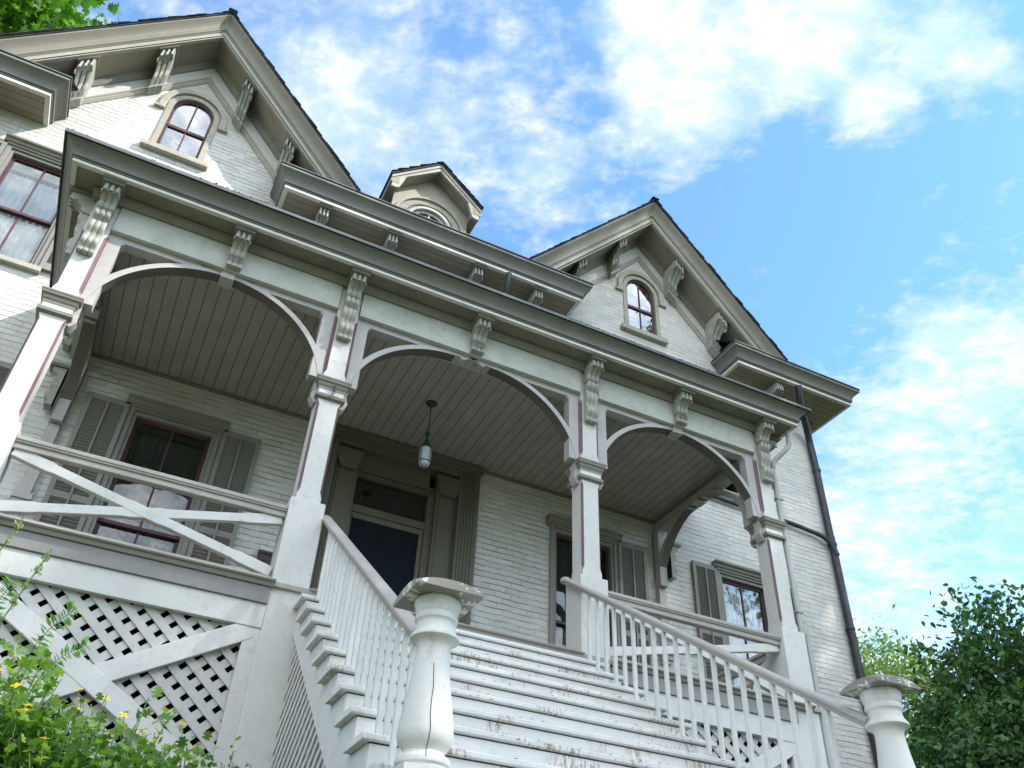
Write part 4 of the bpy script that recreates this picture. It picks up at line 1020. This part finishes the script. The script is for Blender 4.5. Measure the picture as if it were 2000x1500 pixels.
def hook():
    m = MB(); x = X2+.012; y = YP-HS-.042
    for k, (z, r) in enumerate(((2.145, .016), (2.115, .014), (2.088, .016))):
        pts = [(x+(r*math.cos(a) if k % 2 == 0 else .3*r*math.cos(a)), y-.006+(.0 if k % 2 == 0 else r*.8*math.cos(a)), z+r*1.25*math.sin(a)) for a in np.linspace(0, 6.28, 13)]
        m.tube(pts, .0045, 6)
    m.tube([(x-.02, y+.0, 2.06), (x, y-.004, 2.065), (x+.0, y-.010, 2.03), (x-.012, y-.016, 1.99), (x-.03, y-.014, 1.995), (x-.036, y-.01, 2.02)], .005, 6)
    o = m.build('chain_hook', 'iron'); tag(o, 'small iron chain and hook hanging on the capital of the post left of the steps', 'hook')
hook()

# ---------------------------------------------------------------- the steps
steps = thing('front_steps', 'broad weathered white wooden staircase with slatted handrails climbing to the porch', 'staircase', (XC, -2, GROUND))
RS, TR = .2088, .289; Z0, Y0 = -.149, -.267; XS0, XS1 = .085, 2.945; NT_ = 12
def ty(i): return Y0-TR*i
def tz(i): return Z0-RS*i
for i in range(NT_):
    m = MB(); j = rnd.uniform(-.004, .004); w_ = XS0-.012, XS1+.012
    yb = ty(i)+TR+.03; z = tz(i)
    nose = [(0, ty(i)+.006), (-.008, ty(i)), (-.030, ty(i)), (-.038, ty(i)+.006)]
    prof = [(yb, z-.038), (ty(i)+.008, z-.038), (ty(i), z-.030), (ty(i), z-.008), (ty(i)+.008, z), (yb, z)]
    m.prism(prof, YZ, w_[0]-.02+j, w_[1]+.02+j)
    m.build('tread', 'step', steps, .002)
    m = MB(); m.box(XS0+.02, XS1-.02, ty(i)+.026, ty(i)+.055, z-RS+.001, z-.047); m.build('riser', 'step', steps)
    m = MB(); m.box(XS0+.021, XS1-.021, ty(i)+.034, ty(i)+.05, z-.0475, z-.0375); m.build('nosing_gap_shadow', 'shadow_and_crack_brown', steps, smooth=False)  # dark strip in the dirty gap under the nosing, painting its shadow
m = MB(); m.box(XS0+.02, XS1-.02, .0, .02, -.149, -.05); m.build('riser', 'step', steps)
for sd, x in ((-1, XS0+.035), (1, XS1-.035)):
    m = MB()
    # saw-tooth stringer: upper edge follows the steps, lower edge straight
    up = [(.0, -.05)]
    for i in range(NT_): up += [(ty(i)+.05 if i else ty(i)+.05+.0, up[-1][1]), (ty(i)+.05, tz(i)-.038)] if i else [(0., -.149-.038), (ty(0)+.05, -.187)]
    pts = [(0, -.06)]
    for i in range(NT_):
        pts += [(ty(i)+TR+.05 if i else -.0, tz(i)-.04), (ty(i)+.05, tz(i)-.04), (ty(i)+.05, tz(i)-RS-.0)]
    pts += [(0, -.42-.0)]
    # build as slabs per step so that every face is simple
    def low(y): return -.40+.80*y
    for i in range(NT_):
        ya, yb_ = ty(i)+.05, ty(i)+TR+.05 if i else 0.
        m.prism([(ya, max(GROUND, low(ya))), (yb_, low(yb_)), (yb_, tz(i)-.04), (ya, tz(i)-.04)], YZ, x-.02, x+.02)
    m.build('stringer', 'white', steps)
    m = MB(); y_end = ty(NT_-1)+.1
    tri = [(-.01, GROUND+.1), (-.01, -.42), ((GROUND+.1+.42)/.8-.02, GROUND+.1)]
    lattice(tri, YZ, x-sd*.02-.012, pitch=.105, wd=.055, parent=steps)
    m = MB(); m.box(x-sd*.18-.01, x-sd*.18+.01, -2.4, -.01, GROUND, -.45) if False else m.prism([(-.01, GROUND), (-.01, -.45), (-2.6, GROUND)], YZ, x-sd*.16-.01, x-sd*.16+.01); m.build('steps_dark_sheet', 'dark', steps)  # near-black sheet painted as the darkness under the steps
def newel(x, y, zc, s):
    k = s/.35; m = MB(); z = zc
    k = 1.; prof = [(.108, -.002), (.115, -.012), (.1165, -.030), (.110, -.040), (.109, -.055), (.104, -.070), (.1005, -.080), (.1035, -.086), (.106, -.096), (.105, -.110), (.098, -.118), (.0945, -.126), (.094, -.138), (.097, -.150), (.0975, -.158), (.103, -.166), (.110, -.178), (.118, -.188), (.1205, -.195), (.1205, -.203), (.113, -.208), (.098, -.214), (.086, -.224), (.0795, -.240),
            (.081, -.28), (.0865, -.34), (.093, -.39), (.102, -.45), (.1125, -.515), (.122, -.58), (.1275, -.63), (.1275, -.655), (.123, -.678), (.113, -.695), (.098, -.712), (.094, -.722), (.096, -.73), (.108, -.737), (.120, -.748), (.125, -.760), (.124, -.775), (.116, -.785), (.116, -.80)]
    prof = [(r, zc+q) for r, q in prof]
    m.lathe(prof[::-1], x, y, 40)
    zb = prof[-1][1]
    m.box(x-.13, x+.13, y-.13, y+.13, GROUND-.4, zb)
    nw = m.build('newel_post', 'white', steps)
    if x < 1:      # long drying crack down the left newel
        q = MB(); a = math.radians(-103); q.tube([(x+(r+.0006)*math.cos(a+.03*math.sin(z_*31)), y+(r+.0006)*math.sin(a+.03*math.sin(z_*31)), z_) for r, z_ in prof if -.775 < z_-zc < -.30], .0016, 5); q.build('crack', 'shadow_and_crack_brown', nw)
    # shallow curved cap: thin edge at the corners, sides arched up
    c = MB(); h = s/2; N = 10
    for j in range(N+1):
        for i in range(N+1):
            u, v = -1+2*i/N, -1+2*j/N
            zz = zc+.010+.034*(1-abs(u)**2.2)+.034*(1-abs(v)**2.2)
            c.v.append((x+h*u, y+h*v, zz))
    for j in range(N+1):
        for i in range(N+1):
            u, v = -1+2*i/N, -1+2*j/N; c.v.append((x+h*u*.995, y+h*v*.995, zc-.002))
    n1 = (N+1)*(N+1)
    for j in range(N):
        for i in range(N):
            a = j*(N+1)+i; c.f.append([a, a+1, a+N+2, a+N+1]); c.mi.append(0); c.f.append([n1+a, n1+a+N+1, n1+a+N+2, n1+a+1]); c.mi.append(0)
    ring = [i for i in range(N+1)]+[(j+1)*(N+1)-1 for j in range(1, N+1)]+[N*(N+1)+i for i in range(N-1, -1, -1)]+[j*(N+1) for j in range(N-1, 0, -1)]
    for q in range(len(ring)): a, b = ring[q], ring[(q+1) % len(ring)]; c.f.append([a, n1+a, n1+b, b]); c.mi.append(0)
    c.build('newel_cap', 'cap', nw)
    return nw
NEW = [(.175, -3.16, -1.325, .352), (2.90, -3.34, -1.313, .318)]
for n_ in NEW: newel(*n_)
for sd, xr, p_top, p_bot, nw in ((-1, .205, (.12, .80), (-3.10, -1.53), NEW[0]), (1, 2.80, (.20, .85), (-3.30, -1.47), NEW[1])):
    sl = (p_top[1]-p_bot[1])/(p_top[0]-p_bot[0])
    def zr(y): return p_top[1]+sl*(y-p_top[0])
    T = Vector((0, p_top[0]-p_bot[0], p_top[1]-p_bot[1])).normalized()
    m = MB(); up = Vector((0, -T.z, T.y))
    path = [(xr, p_top[0], zr(p_top[0])), (nw[0]-(nw[0]-xr)*.6, p_bot[0], p_bot[1])]
    prof = [(-.042, 0), (-.05, -.008), (-.05, -.022), (-.044, -.030), (-.030, -.034), (-.024, -.058), (.024, -.058), (.030, -.034), (.044, -.030), (.05, -.022), (.05, -.008), (.042, 0), (.02, .006), (-.02, .006)]
    vs = []
    for q in path:
        for a, b in prof: vs.append(Vector(q)+Vector((a, 0, 0))+up*b)
    n = len(prof); m.add(vs, [tuple(range(n)), tuple(range(2*n-1, n-1, -1))]+[(i, i+n, (i+1) % n+n, (i+1) % n) for i in range(n)])
    if sd == 1: m.lathe([(.05, zr(.22)-.045), (.055, zr(.22)-.03), (.055, zr(.22)-.01), (.045, zr(.22))], xr-.01, .23, 20)
    m.build('handrail', 'rail', steps)
    for i in range(0, 11):
        for q in ((.055, .20) if i > 0 else (.055,)):
            y = ty(i)+q
            if i == 10 and q < .1: continue
            b = MB(); xx = xr+(nw[0]-xr)*.5*max(0, -y-.5)/2.7
            b.box(xx-.0155, xx+.0155, y-.0135, y+.0135, tz(i), zr(y)-.045); b.build('baluster', 'white', steps, .002)
# litter on treads
m = MB(); r = random.Random(3)
for k in range(700):
    i = r.randrange(1, 11); x = XS0+.2+r.random()*2.5
    if math.sin(x*(4+.9*math.sin(i*3.1))+i*i*1.7)+math.sin(x*(9+3*math.cos(i*7.7))+i*2.9) < r.uniform(-.5, 1.3): continue
    y = ty(i)-.004+abs(r.gauss(0, .02)); a = r.random()*3.14; L = r.uniform(.006, .022); z = tz(i)+.003
    if r.random() < .35: y, z = ty(i)-.003, tz(i)-r.random()*.035
    m.beam((x, y, z), (x+L*math.cos(a), y-.3*L*abs(math.sin(a)), z+L*.5*math.sin(a*2)), .003, .003)
o = m.build('leaf_litter', 'litter', smooth=False); tag(o, 'dry brown seeds and twigs scattered along the step edges', 'litter', kind='stuff')

# ---------------------------------------------------------------- fittings
def lantern():
    x, y = 1.46, 1.28; t = thing('hanging_lantern', 'dark iron lantern with frosted glass hanging from the porch ceiling', 'lantern', (x, y, 2.3))
    m = MB(); m.lathe([(.075, 3.338), (.07, 3.325), (.045, 3.31), (.015, 3.30), (.008, 3.27)][::-1], x, y, 20); m.build('ceiling_rose', 'maroon', t)
    m = MB(); m.tube([(x, y, 3.30), (x+.004, y, 3.1), (x, y, 2.86)], .0065, 8); m.build('hanging_rod', 'maroon', t)
    m = MB(); m.lathe([(.01, 2.90), (.03, 2.885), (.034, 2.87), (.02, 2.86), (.012, 2.85)][::-1], x, y, 16)
    m.lathe([(.012, 2.85), (.016, 2.80), (.022, 2.77), (.03, 2.75), (.052, 2.70), (.073, 2.665), (.076, 2.65), (.07, 2.648)][::-1], x, y, 8)
    for k in range(4): a = k*1.5708+.5; m.tube([(x+.075*math.cos(a), y+.075*math.sin(a), 2.655), (x+.077*math.cos(a), y+.077*math.sin(a), 2.55), (x+.073*math.cos(a), y+.073*math.sin(a), 2.455), (x+.03*math.cos(a), y+.03*math.sin(a), 2.385), (x, y, 2.37)], .0035, 6)
    m.tube([(x+.0755*math.cos(a), y+.0755*math.sin(a), 2.462) for a in np.linspace(0, 6.283, 25)], .006, 6)
    m.lathe([(.004, 2.345), (.013, 2.36), (.010, 2.378), (.004, 2.39)], x, y, 10); m.build('lantern_frame', 'lampiron', t)
    m = MB(); m.lathe([(.025, 2.40), (.055, 2.42), (.07, 2.455), (.072, 2.55), (.070, 2.65)], x, y, 24); m.build('lamp_glass', 'lampglass', t)
lantern()
def mailbox():
    m = MB(); x0, x1, z0, z1 = -.02, .135, 1.02, 1.40; y = D-.005
    m.box(x0, x1, y-.075, y, z0, z1-.05); m.prism([(y, z1), (y-.05, z1-.01), (y-.09, z1-.05), (y-.09, z1-.065), (y, z1-.065)], YZ, x0-.006, x1+.006)
    for k in range(7): m.box(x0+.02, x1-.02, y-.082, y-.074, z0+.05+k*.022, z0+.058+k*.022)
    m.box(x0+.03, x1-.03, y-.080, y-.074, z0+.23, z0+.28)
    o = m.build('mailbox', 'maroon', None, .004); tag(o, 'narrow dark maroon tin mailbox on the brick wall behind the post left of the steps', 'mailbox')
mailbox()
def pipes():
    t = thing('iron_downspout', 'long dark downspout running down the right corner of the house', 'downspout', (9.02, 2.25, GROUND))
    m = MB(); y = 2.295
    m.tube(crom([(8.50, 1.86, 6.74), (8.52, 1.88, 6.62), (8.60, 1.98, 6.40), (8.86, 2.2, 6.10), (8.97, y, 5.85), (8.985, y, 5.4), (8.985, y, 4.05), (8.995, y, 3.9), (8.995, y, 2.0), (9.0, y, 0), (9.0, y, -2.5)], 5), .062, 12); m.build('pipe', 'iron', t)
    m = MB()
    for z in (5.3, 3.86, 2.4, .9, -.6): m.lathe([(.07, z), (.073, z+.01), (.073, z+.05), (.07, z+.06)], 8.99, y, 14); m.box(8.97, 9.01, y, D, z+.01, z+.04)
    m.build('pipe_bracket', 'iron', t)
    m = MB(); m.tube(crom([(8.0, 2.30, 4.06), (8.5, 2.29, 4.02), (8.8, 2.28, 3.97), (8.93, 2.26, 3.86), (8.99, 2.23, 3.66)], 5), .038, 10); m.tube(crom([(5.7, 2.31, 4.16), (6.8, 2.31, 4.10), (8.0, 2.30, 4.06)], 3), .035, 10)
    m.build('branch_pipe', 'iron', t)
    t = thing('porch_downspout', 'pale downspout curving beside the rightmost porch post', 'downspout', (5.80, .1, GROUND))
    m = MB(); m.tube(crom([(5.93, -.12, 3.66), (5.935, -.12, 3.50), (5.92, -.11, 3.38), (5.84, -.05, 3.27), (5.77, .02, 3.18), (5.745, .05, 3.08), (5.745, .06, 2.9), (5.75, .06, 1.0), (5.765, .03, .84), (5.79, .03, .70), (5.79, .03, -2.5)], 5), .034, 12); m.build('pipe', 'dpipe', t)
    m = MB()
    for z in (2.6, 1.1, -.6): m.box(5.70, 5.80, .02, .10, z, z+.03)
    m.build('pipe_bracket', 'dpipe', t)
    m = MB(); m.tube(crom([(2.66, 1.84, 6.74), (2.66, 1.85, 6.60), (2.665, 1.92, 6.42), (2.665, 2.1, 6.2), (2.665, 2.3, 6.05), (2.665, 2.31, 5.7), (2.665, 2.31, 4.2)], 5), .045, 12)
    o = m.build('gutter_outlet_pipe', 'iron'); tag(o, 'short dark curved gutter pipe under the middle eave, between two corbels', 'downspout')
pipes()

# ---------------------------------------------------------------- plants
LEAFSHAPES = {
    'ovate': [(0, 0), (.28, .22), (.34, .5), (.2, .8), (0, 1), (-.2, .8), (-.34, .5), (-.28, .22)],
    'small': [(0, 0), (.25, .4), (0, 1), (-.25, .4)],
    'maple': [(0, 0), (.14, .12), (.42, .05), (.30, .28), (.62, .42), (.36, .50), (.40, .74), (.17, .64), (0, 1), (-.17, .64), (-.40, .74), (-.36, .50), (-.62, .42), (-.30, .28), (-.42, .05), (-.14, .12)],
    'celandine': [(0, 0), (.10, .12), (.34, .08), (.44, .24), (.26, .34), (.16, .34), (.42, .44), (.52, .62), (.34, .66), (.18, .62), (.30, .80), (.16, .98), (0, .90), (-.16, .98), (-.30, .80), (-.18, .62), (-.34, .66), (-.52, .62), (-.42, .44), (-.16, .34), (-.26, .34), (-.44, .24), (-.34, .08), (-.10, .12)],
    'lance': [(0, 0), (.13, .35), (.10, .7), (0, 1), (-.10, .7), (-.13, .35)],
    'pointed': [(0, 0), (.2, .12), (.29, .35), (.24, .6), (.1, .84), (0, 1.05), (-.1, .84), (-.24, .6), (-.29, .35), (-.2, .12)],
    'quad': [(-.5, 0), (.5, 0), (.5, 1), (-.5, 1)],
}
def leaves_mesh(name, P, Dr, Nr, size, shape, mat, parent=None, seed=0, curl=.15, shade=None):
    """P points, Dr growth direction, Nr face normal (n,3) arrays, one polygon per leaf, slightly cupped"""
    rg = np.random.default_rng(seed); S = np.array(LEAFSHAPES[shape]); k = len(S); n = len(P)
    Dr = Dr/np.linalg.norm(Dr, axis=1, keepdims=True); Sd = np.cross(Dr, Nr); Sd /= np.maximum(1e-6, np.linalg.norm(Sd, axis=1, keepdims=True)); Nn = np.cross(Sd, Dr)
    u = S[:, 0][None, :, None]; v = S[:, 1][None, :, None]; sz = size[:, None, None]
    V = P[:, None, :]+Sd[:, None, :]*u*sz+Dr[:, None, :]*v*sz+Nn[:, None, :]*sz*curl*(np.abs(u)*1.2-(v**2)*.8)
    V = V.reshape(-1, 3); me = bpy.data.meshes.new(name)
    c = V.mean(0); V = V-c
    me.vertices.add(len(V)); me.vertices.foreach_set('co', V.ravel())
    me.loops.add(n*k); me.loops.foreach_set('vertex_index', np.arange(n*k, dtype=np.int32))
    me.polygons.add(n); me.polygons.foreach_set('loop_start', np.arange(0, n*k, k, dtype=np.int32)); me.polygons.foreach_set('loop_total', np.full(n, k, dtype=np.int32))
    me.update(); me.validate()
    at = me.attributes.new('shade', 'FLOAT', 'FACE'); sh = rg.random(n) if shade is None else shade; at.data.foreach_set('value', sh.astype(np.float32))
    me.materials.append(M[mat]); me.polygons.foreach_set('use_smooth', [False]*n)
    o = bpy.data.objects.new(name, me); COL.objects.link(o); pw = WP[parent.name] if parent else Vector((0, 0, 0))
    WP[o.name] = Vector(c); o.location = Vector(c)-pw
    if parent: o.parent = parent
    return o
def rand_unit(rg, n): v = rg.normal(size=(n, 3)); return v/np.linalg.norm(v, axis=1, keepdims=True)

def crown(name, centre, rad, nclump, per, lsize, shape, mat, parent, seed, csize=.18, hollow=.55, flat=1., clumps=None, wobble=1.):
    rg = np.random.default_rng(seed); C0 = np.array(centre, float); Rr = np.array(rad, float)
    if clumps is None:
        d = rand_unit(rg, nclump); rr = hollow+(1-hollow)*rg.random(nclump)**.6; wob = 1+.22*np.sin(d[:, 0]*5+seed)*np.cos(d[:, 2]*4+seed)+.12*wobble*np.clip(rg.normal(size=nclump), -1.5, 1.5)
        cl = C0+d*Rr*(rr*wob)[:, None]
    else: cl = np.array(clumps)
    n = len(cl)*per; idx = np.repeat(np.arange(len(cl)), per)
    P = cl[idx]+rg.normal(size=(n, 3))*csize*np.array([1, 1, .8*flat])*rg.uniform(.5, 1.3, len(cl))[idx][:, None]
    dr = rg.normal(size=(n, 3))*.8+(P-C0)/np.linalg.norm(P-C0, axis=1, keepdims=True)*.5+np.array([0, 0, -.35])
    nr = rg.normal(size=(n, 3))*.7+np.array([0, 0, .9])
    sz = lsize*rg.uniform(.55, 1.25, n); sh = np.clip(rg.normal(.45, .25, n)+.25*np.repeat(rg.normal(size=len(cl)), per)*.6, 0, 1)
    return leaves_mesh(name, P, dr, nr, sz, shape, mat, parent, seed, shade=sh), cl
def trunk_tree(label, base, centre, rad, trunk_r, seed, cat='tree', group=None, cmat='shade', shape='quad', nclump=500, per=40, lsize=.16, csize=.35, limbs=9, clumps=None, flat=1., wobble=1.):
    t = thing('tree', label, cat, base, group); rg = random.Random(seed)
    B, C_ = Vector(base), Vector(centre)
    m = MB(); top = C_+Vector((0, 0, rad[2]*.4)); mid = B.lerp(top, .5)+Vector((rg.uniform(-.3, .3), rg.uniform(-.3, .3), 0))
    path = crom([tuple(B), tuple(B.lerp(mid, .5)), tuple(mid), tuple(mid.lerp(top, .5)), tuple(top)], 4); L = len(path)
    m.tube(path, [trunk_r*(1.15-1.0*i/(L-1)) for i in range(L)], 12)
    for k in range(limbs):
        a = path[int(L*(.40+.5*k/limbs))]; ang = rg.random()*6.28
        e = C_+Vector((math.cos(ang)*rad[0]*.75, math.sin(ang)*rad[1]*.75, rg.uniform(-.4, .6)*rad[2])); md = Vector(a).lerp(e, .5)+Vector((0, 0, -.08*rad[2]))
        pp = crom([a, tuple(md), tuple(e)], 5); m.tube(pp, [trunk_r*.42*(1-.85*i/(len(pp)-1)) for i in range(len(pp))], 8)
        for q in range(3):
            s_ = Vector(pp[4+q*2]); e2 = s_+Vector((rg.uniform(-1, 1), rg.uniform(-1, 1), rg.uniform(.0, 1)))*rad[0]*.28; m.tube([tuple(s_), tuple(s_.lerp(e2, .5)), tuple(e2)], [trunk_r*.13, trunk_r*.08, trunk_r*.03], 6)
    m.build('trunk', 'bark', t)
    crown('crown', centre, rad, nclump, per, lsize, shape, cmat, t, seed, csize, clumps=clumps, flat=flat, wobble=wobble)
    return t
def shade_point(c1, c2, t):      # place a crown by where its shadow falls
    h = Vector((.623, .782, 0)); e2 = Vector((-.528, .42, .737)); return h*c1+e2*c2+SUN_DIR*t
# tall trees standing in front of the right half: they shade the facade
p = shade_point(5.2, -3.3, 38); trunk_tree('tall broad oak in front of the right half of the house, shading the porch', (p.x, p.y, GROUND-1.9), p, (7.5, 7.5, 9.), .5, 11, nclump=1800, per=32, lsize=.26, csize=.5, shape='ovate')
p = shade_point(14., -3., 36); trunk_tree('second tall oak beyond the first, shading the right corner of the house', (p.x, p.y, GROUND-1.9), p, (6.2, 6.2, 6.2), .40, 12, nclump=700, per=34, lsize=.26, csize=.55, shape='ovate')
# trees across the lawn, mirrored in the window panes
trunk_tree('tree across the lawn, left, facing the house', (-9, -34, GROUND-2), (-9, -34, 6), (6, 6, 7), .4, 13, nclump=450, per=30, lsize=.32, csize=.7)
trunk_tree('tree across the lawn, middle, facing the house', (6, -40, GROUND-2), (6, -40, 7), (7, 6, 8), .45, 14, nclump=450, per=30, lsize=.34, csize=.8)
# maple over the left gable
trunk_tree('bright maple whose boughs show above the left gable', (-9.5, 5.5, GROUND), (-9.0, 5.2, 11.2), (4.3, 3.6, 3.7), .34, 15, cmat='maple', shape='maple', nclump=700, per=34, lsize=.20, csize=.33)
# shrub and the pale tree at the right
trunk_tree('dense dark green lilac shrub at the right beyond the house corner', (11.4, 1.6, GROUND), (12.35, 1.45, .15), (2.5, 2.2, 2.7), .10, 16, cat='shrub', cmat='shrub', shape='pointed', nclump=1500, per=50, lsize=.115, csize=.21, wobble=.45)
trunk_tree('pale yellow-green tree seen between the house corner and the dark shrub', (19.3, 11.2, GROUND), (18.9, 10.9, 5.0), (2.2, 2.0, 2.2), .16, 17, cmat='locust', shape='small', nclump=260, per=50, lsize=.16, csize=.35)

def perennial(base, h, nst, nleaf, lsize, seed, mat='celandine', shape='celandine', spread=.45, flowers=0, label='', lean=(0, 0), name='flowering_plant', cat='plant', gauss=.07):
    t = thing(name, label, cat, base); rg = random.Random(seed); ng = np.random.default_rng(seed); B = Vector(base)
    m = MB(); tips = []; P = []; Dd = []
    for k in range(nst):
        a = rg.random()*6.28; rr = spread*math.sqrt(rg.random()); hh = h*rg.uniform(.6, 1.0)*(1-.25*rr/spread)
        e = B+Vector((math.cos(a)*rr+lean[0]*hh, math.sin(a)*rr+lean[1]*hh, hh)); md = B.lerp(e, .5)+Vector((math.cos(a)*.05, math.sin(a)*.05, .0))
        st = B+Vector((math.cos(a)*rr*.35, math.sin(a)*rr*.35, 0)); pp = crom([tuple(st), tuple(md), tuple(e)], 4)
        m.tube(pp, [.006*(1-.6*i/(len(pp)-1)) for i in range(len(pp))], 5); tips.append(e)
        for q in range(max(1, nleaf//nst)):
            s_ = rg.uniform(.25, 1.0); i = min(len(pp)-1, int(s_*(len(pp)-1))); b = Vector(pp[i])
            off = Vector((rg.gauss(0, gauss), rg.gauss(0, gauss), rg.gauss(0, gauss*.7))); P.append(tuple(b+off)); Dd.append(tuple(off+Vector((rg.gauss(0, .05), rg.gauss(0, .05), .03))))
    m.build('stems', 'stem', t)
    P = np.array(P); Dd = np.array(Dd)+ng.normal(size=P.shape)*.03; n = len(P)
    Nr = ng.normal(size=P.shape)*.55+np.array([0, -.25, 1.0])
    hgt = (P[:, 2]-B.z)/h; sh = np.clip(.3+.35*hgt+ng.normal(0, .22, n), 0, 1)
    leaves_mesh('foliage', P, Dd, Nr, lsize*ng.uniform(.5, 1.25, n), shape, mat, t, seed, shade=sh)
    for k in range(flowers):
        e = tips[k % len(tips)]+Vector((rg.gauss(0, .07), rg.gauss(0, .07)-.04, rg.uniform(.0, .10))); ax = Vector((rg.gauss(0, .5), -.6+rg.gauss(0, .4), 1)).normalized(); sd = ax.cross(Vector((0, 1, .2))).normalized(); up = sd.cross(ax)
        PP = []; DD = []; NN = []
        for q in range(4):
            a = q*1.5708+rg.random()*.2; d = sd*math.cos(a)+up*math.sin(a); PP.append(tuple(e)); DD.append(tuple(d+ax*.25)); NN.append(tuple(ax))
        for q in range(5): a = q*1.256; d = sd*math.cos(a)*.35+up*math.sin(a)*.35+ax; PP.append(tuple(e)); DD.append(tuple(d)); NN.append(tuple(sd))
        fo = leaves_mesh('flower', np.array(PP), np.array(DD), np.array(NN), np.array([.026]*4+[.013]*5), 'ovate', 'petal', t, seed+k, shade=np.array([.4]*4+[.9]*5))
        MBs = MB(); MBs.tube([tuple(e-Vector((0, 0, .10))+Vector((.02, .01, 0))), tuple(e)], .0018, 5); MBs.build('flower_stalk', 'stem', t)
    return t
G0 = GROUND
perennial((-1.66, -2.25, G0), 1.10, 60, 2300, .058, 31, flowers=24, label='leafy celandine with yellow flowers at the lower left corner', spread=.42)
perennial((-1.14, -2.35, G0), .97, 58, 2100, .053, 32, flowers=15, label='celandine clump with few yellow flowers in front of the crossed lattice braces', spread=.38)
perennial((-.76, -2.25, G0), .76, 44, 1500, .045, 33, flowers=7, label='low celandine between the flowering clump and the small-leaved shrub', spread=.32)
perennial((-.50, -2.36, G0-.02), .71, 66, 3600, .022, 34, mat='privet', shape='ovate', flowers=0, label='small-leaved dark green shrub at the foot of the lattice beside the steps', name='shrub', cat='shrub', spread=.30, gauss=.05)
def fern():
    t = thing('fern', 'light green feathery fern frond rising above the celandine', 'plant', (-1.5, -2.1, G0)); P = []; Dd = []; Nn = []; m = MB()
    for (e, s0) in (((-1.32, -2.45, -1.62), (-1.55, -2.2, -2.2)), ((-1.72, -2.5, -1.42), (-1.7, -2.2, -2.1)), ((-1.42, -2.5, -1.48), (-1.6, -2.2, -2.2))):
        s0, e = Vector(s0), Vector(e); pp = crom([tuple(s0), tuple(s0.lerp(e, .6)+Vector((-.05, 0, .09))), tuple(e)], 16); m.tube(pp, .002, 5)
        for i in range(4, len(pp)):
            d = (Vector(pp[i])-Vector(pp[i-1])).normalized(); sd = d.cross(Vector((.2, -1, .3))).normalized()
            for s_ in (-1, 1): P.append(pp[i]); Dd.append(tuple(sd*s_+d*(.6+.2*math.sin(i*2.3))+Vector((0, 0, -.35)))); Nn.append((.2+.3*math.sin(i*5.1), -1, .5+.4*math.cos(i*3.3)))
    m.build('stems', 'stem', t); n = len(P)
    leaves_mesh('foliage', np.array(P), np.array(Dd), np.array(Nn), np.linspace(.04, .05, n)*(1+.3*np.sin(np.arange(n)*2.7)), 'lance', 'fern', t, 5)
fern()
def grass_stalk(base, tip, label):
    t = thing('grass_stalk', label, 'grass', base); rg = random.Random(int(base[0]*100)); B, T_ = Vector(base), Vector(tip)
    pp = crom([tuple(B), tuple(B.lerp(T_, .5)+Vector((-.04, 0, .02))), tuple(T_)], 8); m = MB(); m.tube(pp, .0035, 5); m.build('stem', 'stem', t)
    P = []; Dd = []; Nn = []
    for k in range(150):
        s_ = rg.uniform(.70, 1); i = min(len(pp)-1, int(s_*(len(pp)-1))); b = Vector(pp[i]); P.append(tuple(b+Vector((rg.gauss(0, .007), rg.gauss(0, .007), rg.gauss(0, .012))))); Dd.append((rg.gauss(0, .4), rg.gauss(0, .4), 1)); Nn.append((rg.gauss(0, 1), rg.gauss(0, 1), rg.gauss(0, .3)))
    leaves_mesh('seedhead', np.array(P), np.array(Dd), np.array(Nn), np.full(150, .020), 'small', 'seed', t, 3)
grass_stalk((-1.80, -2.5, G0), (-1.60, -2.70, -1.30), 'tall grass stalk with a seed head, right one of the two at the left edge')
grass_stalk((-1.95, -2.5, G0), (-1.77, -2.68, -1.17), 'tall grass stalk with a seed head, left one at the very edge of the view')
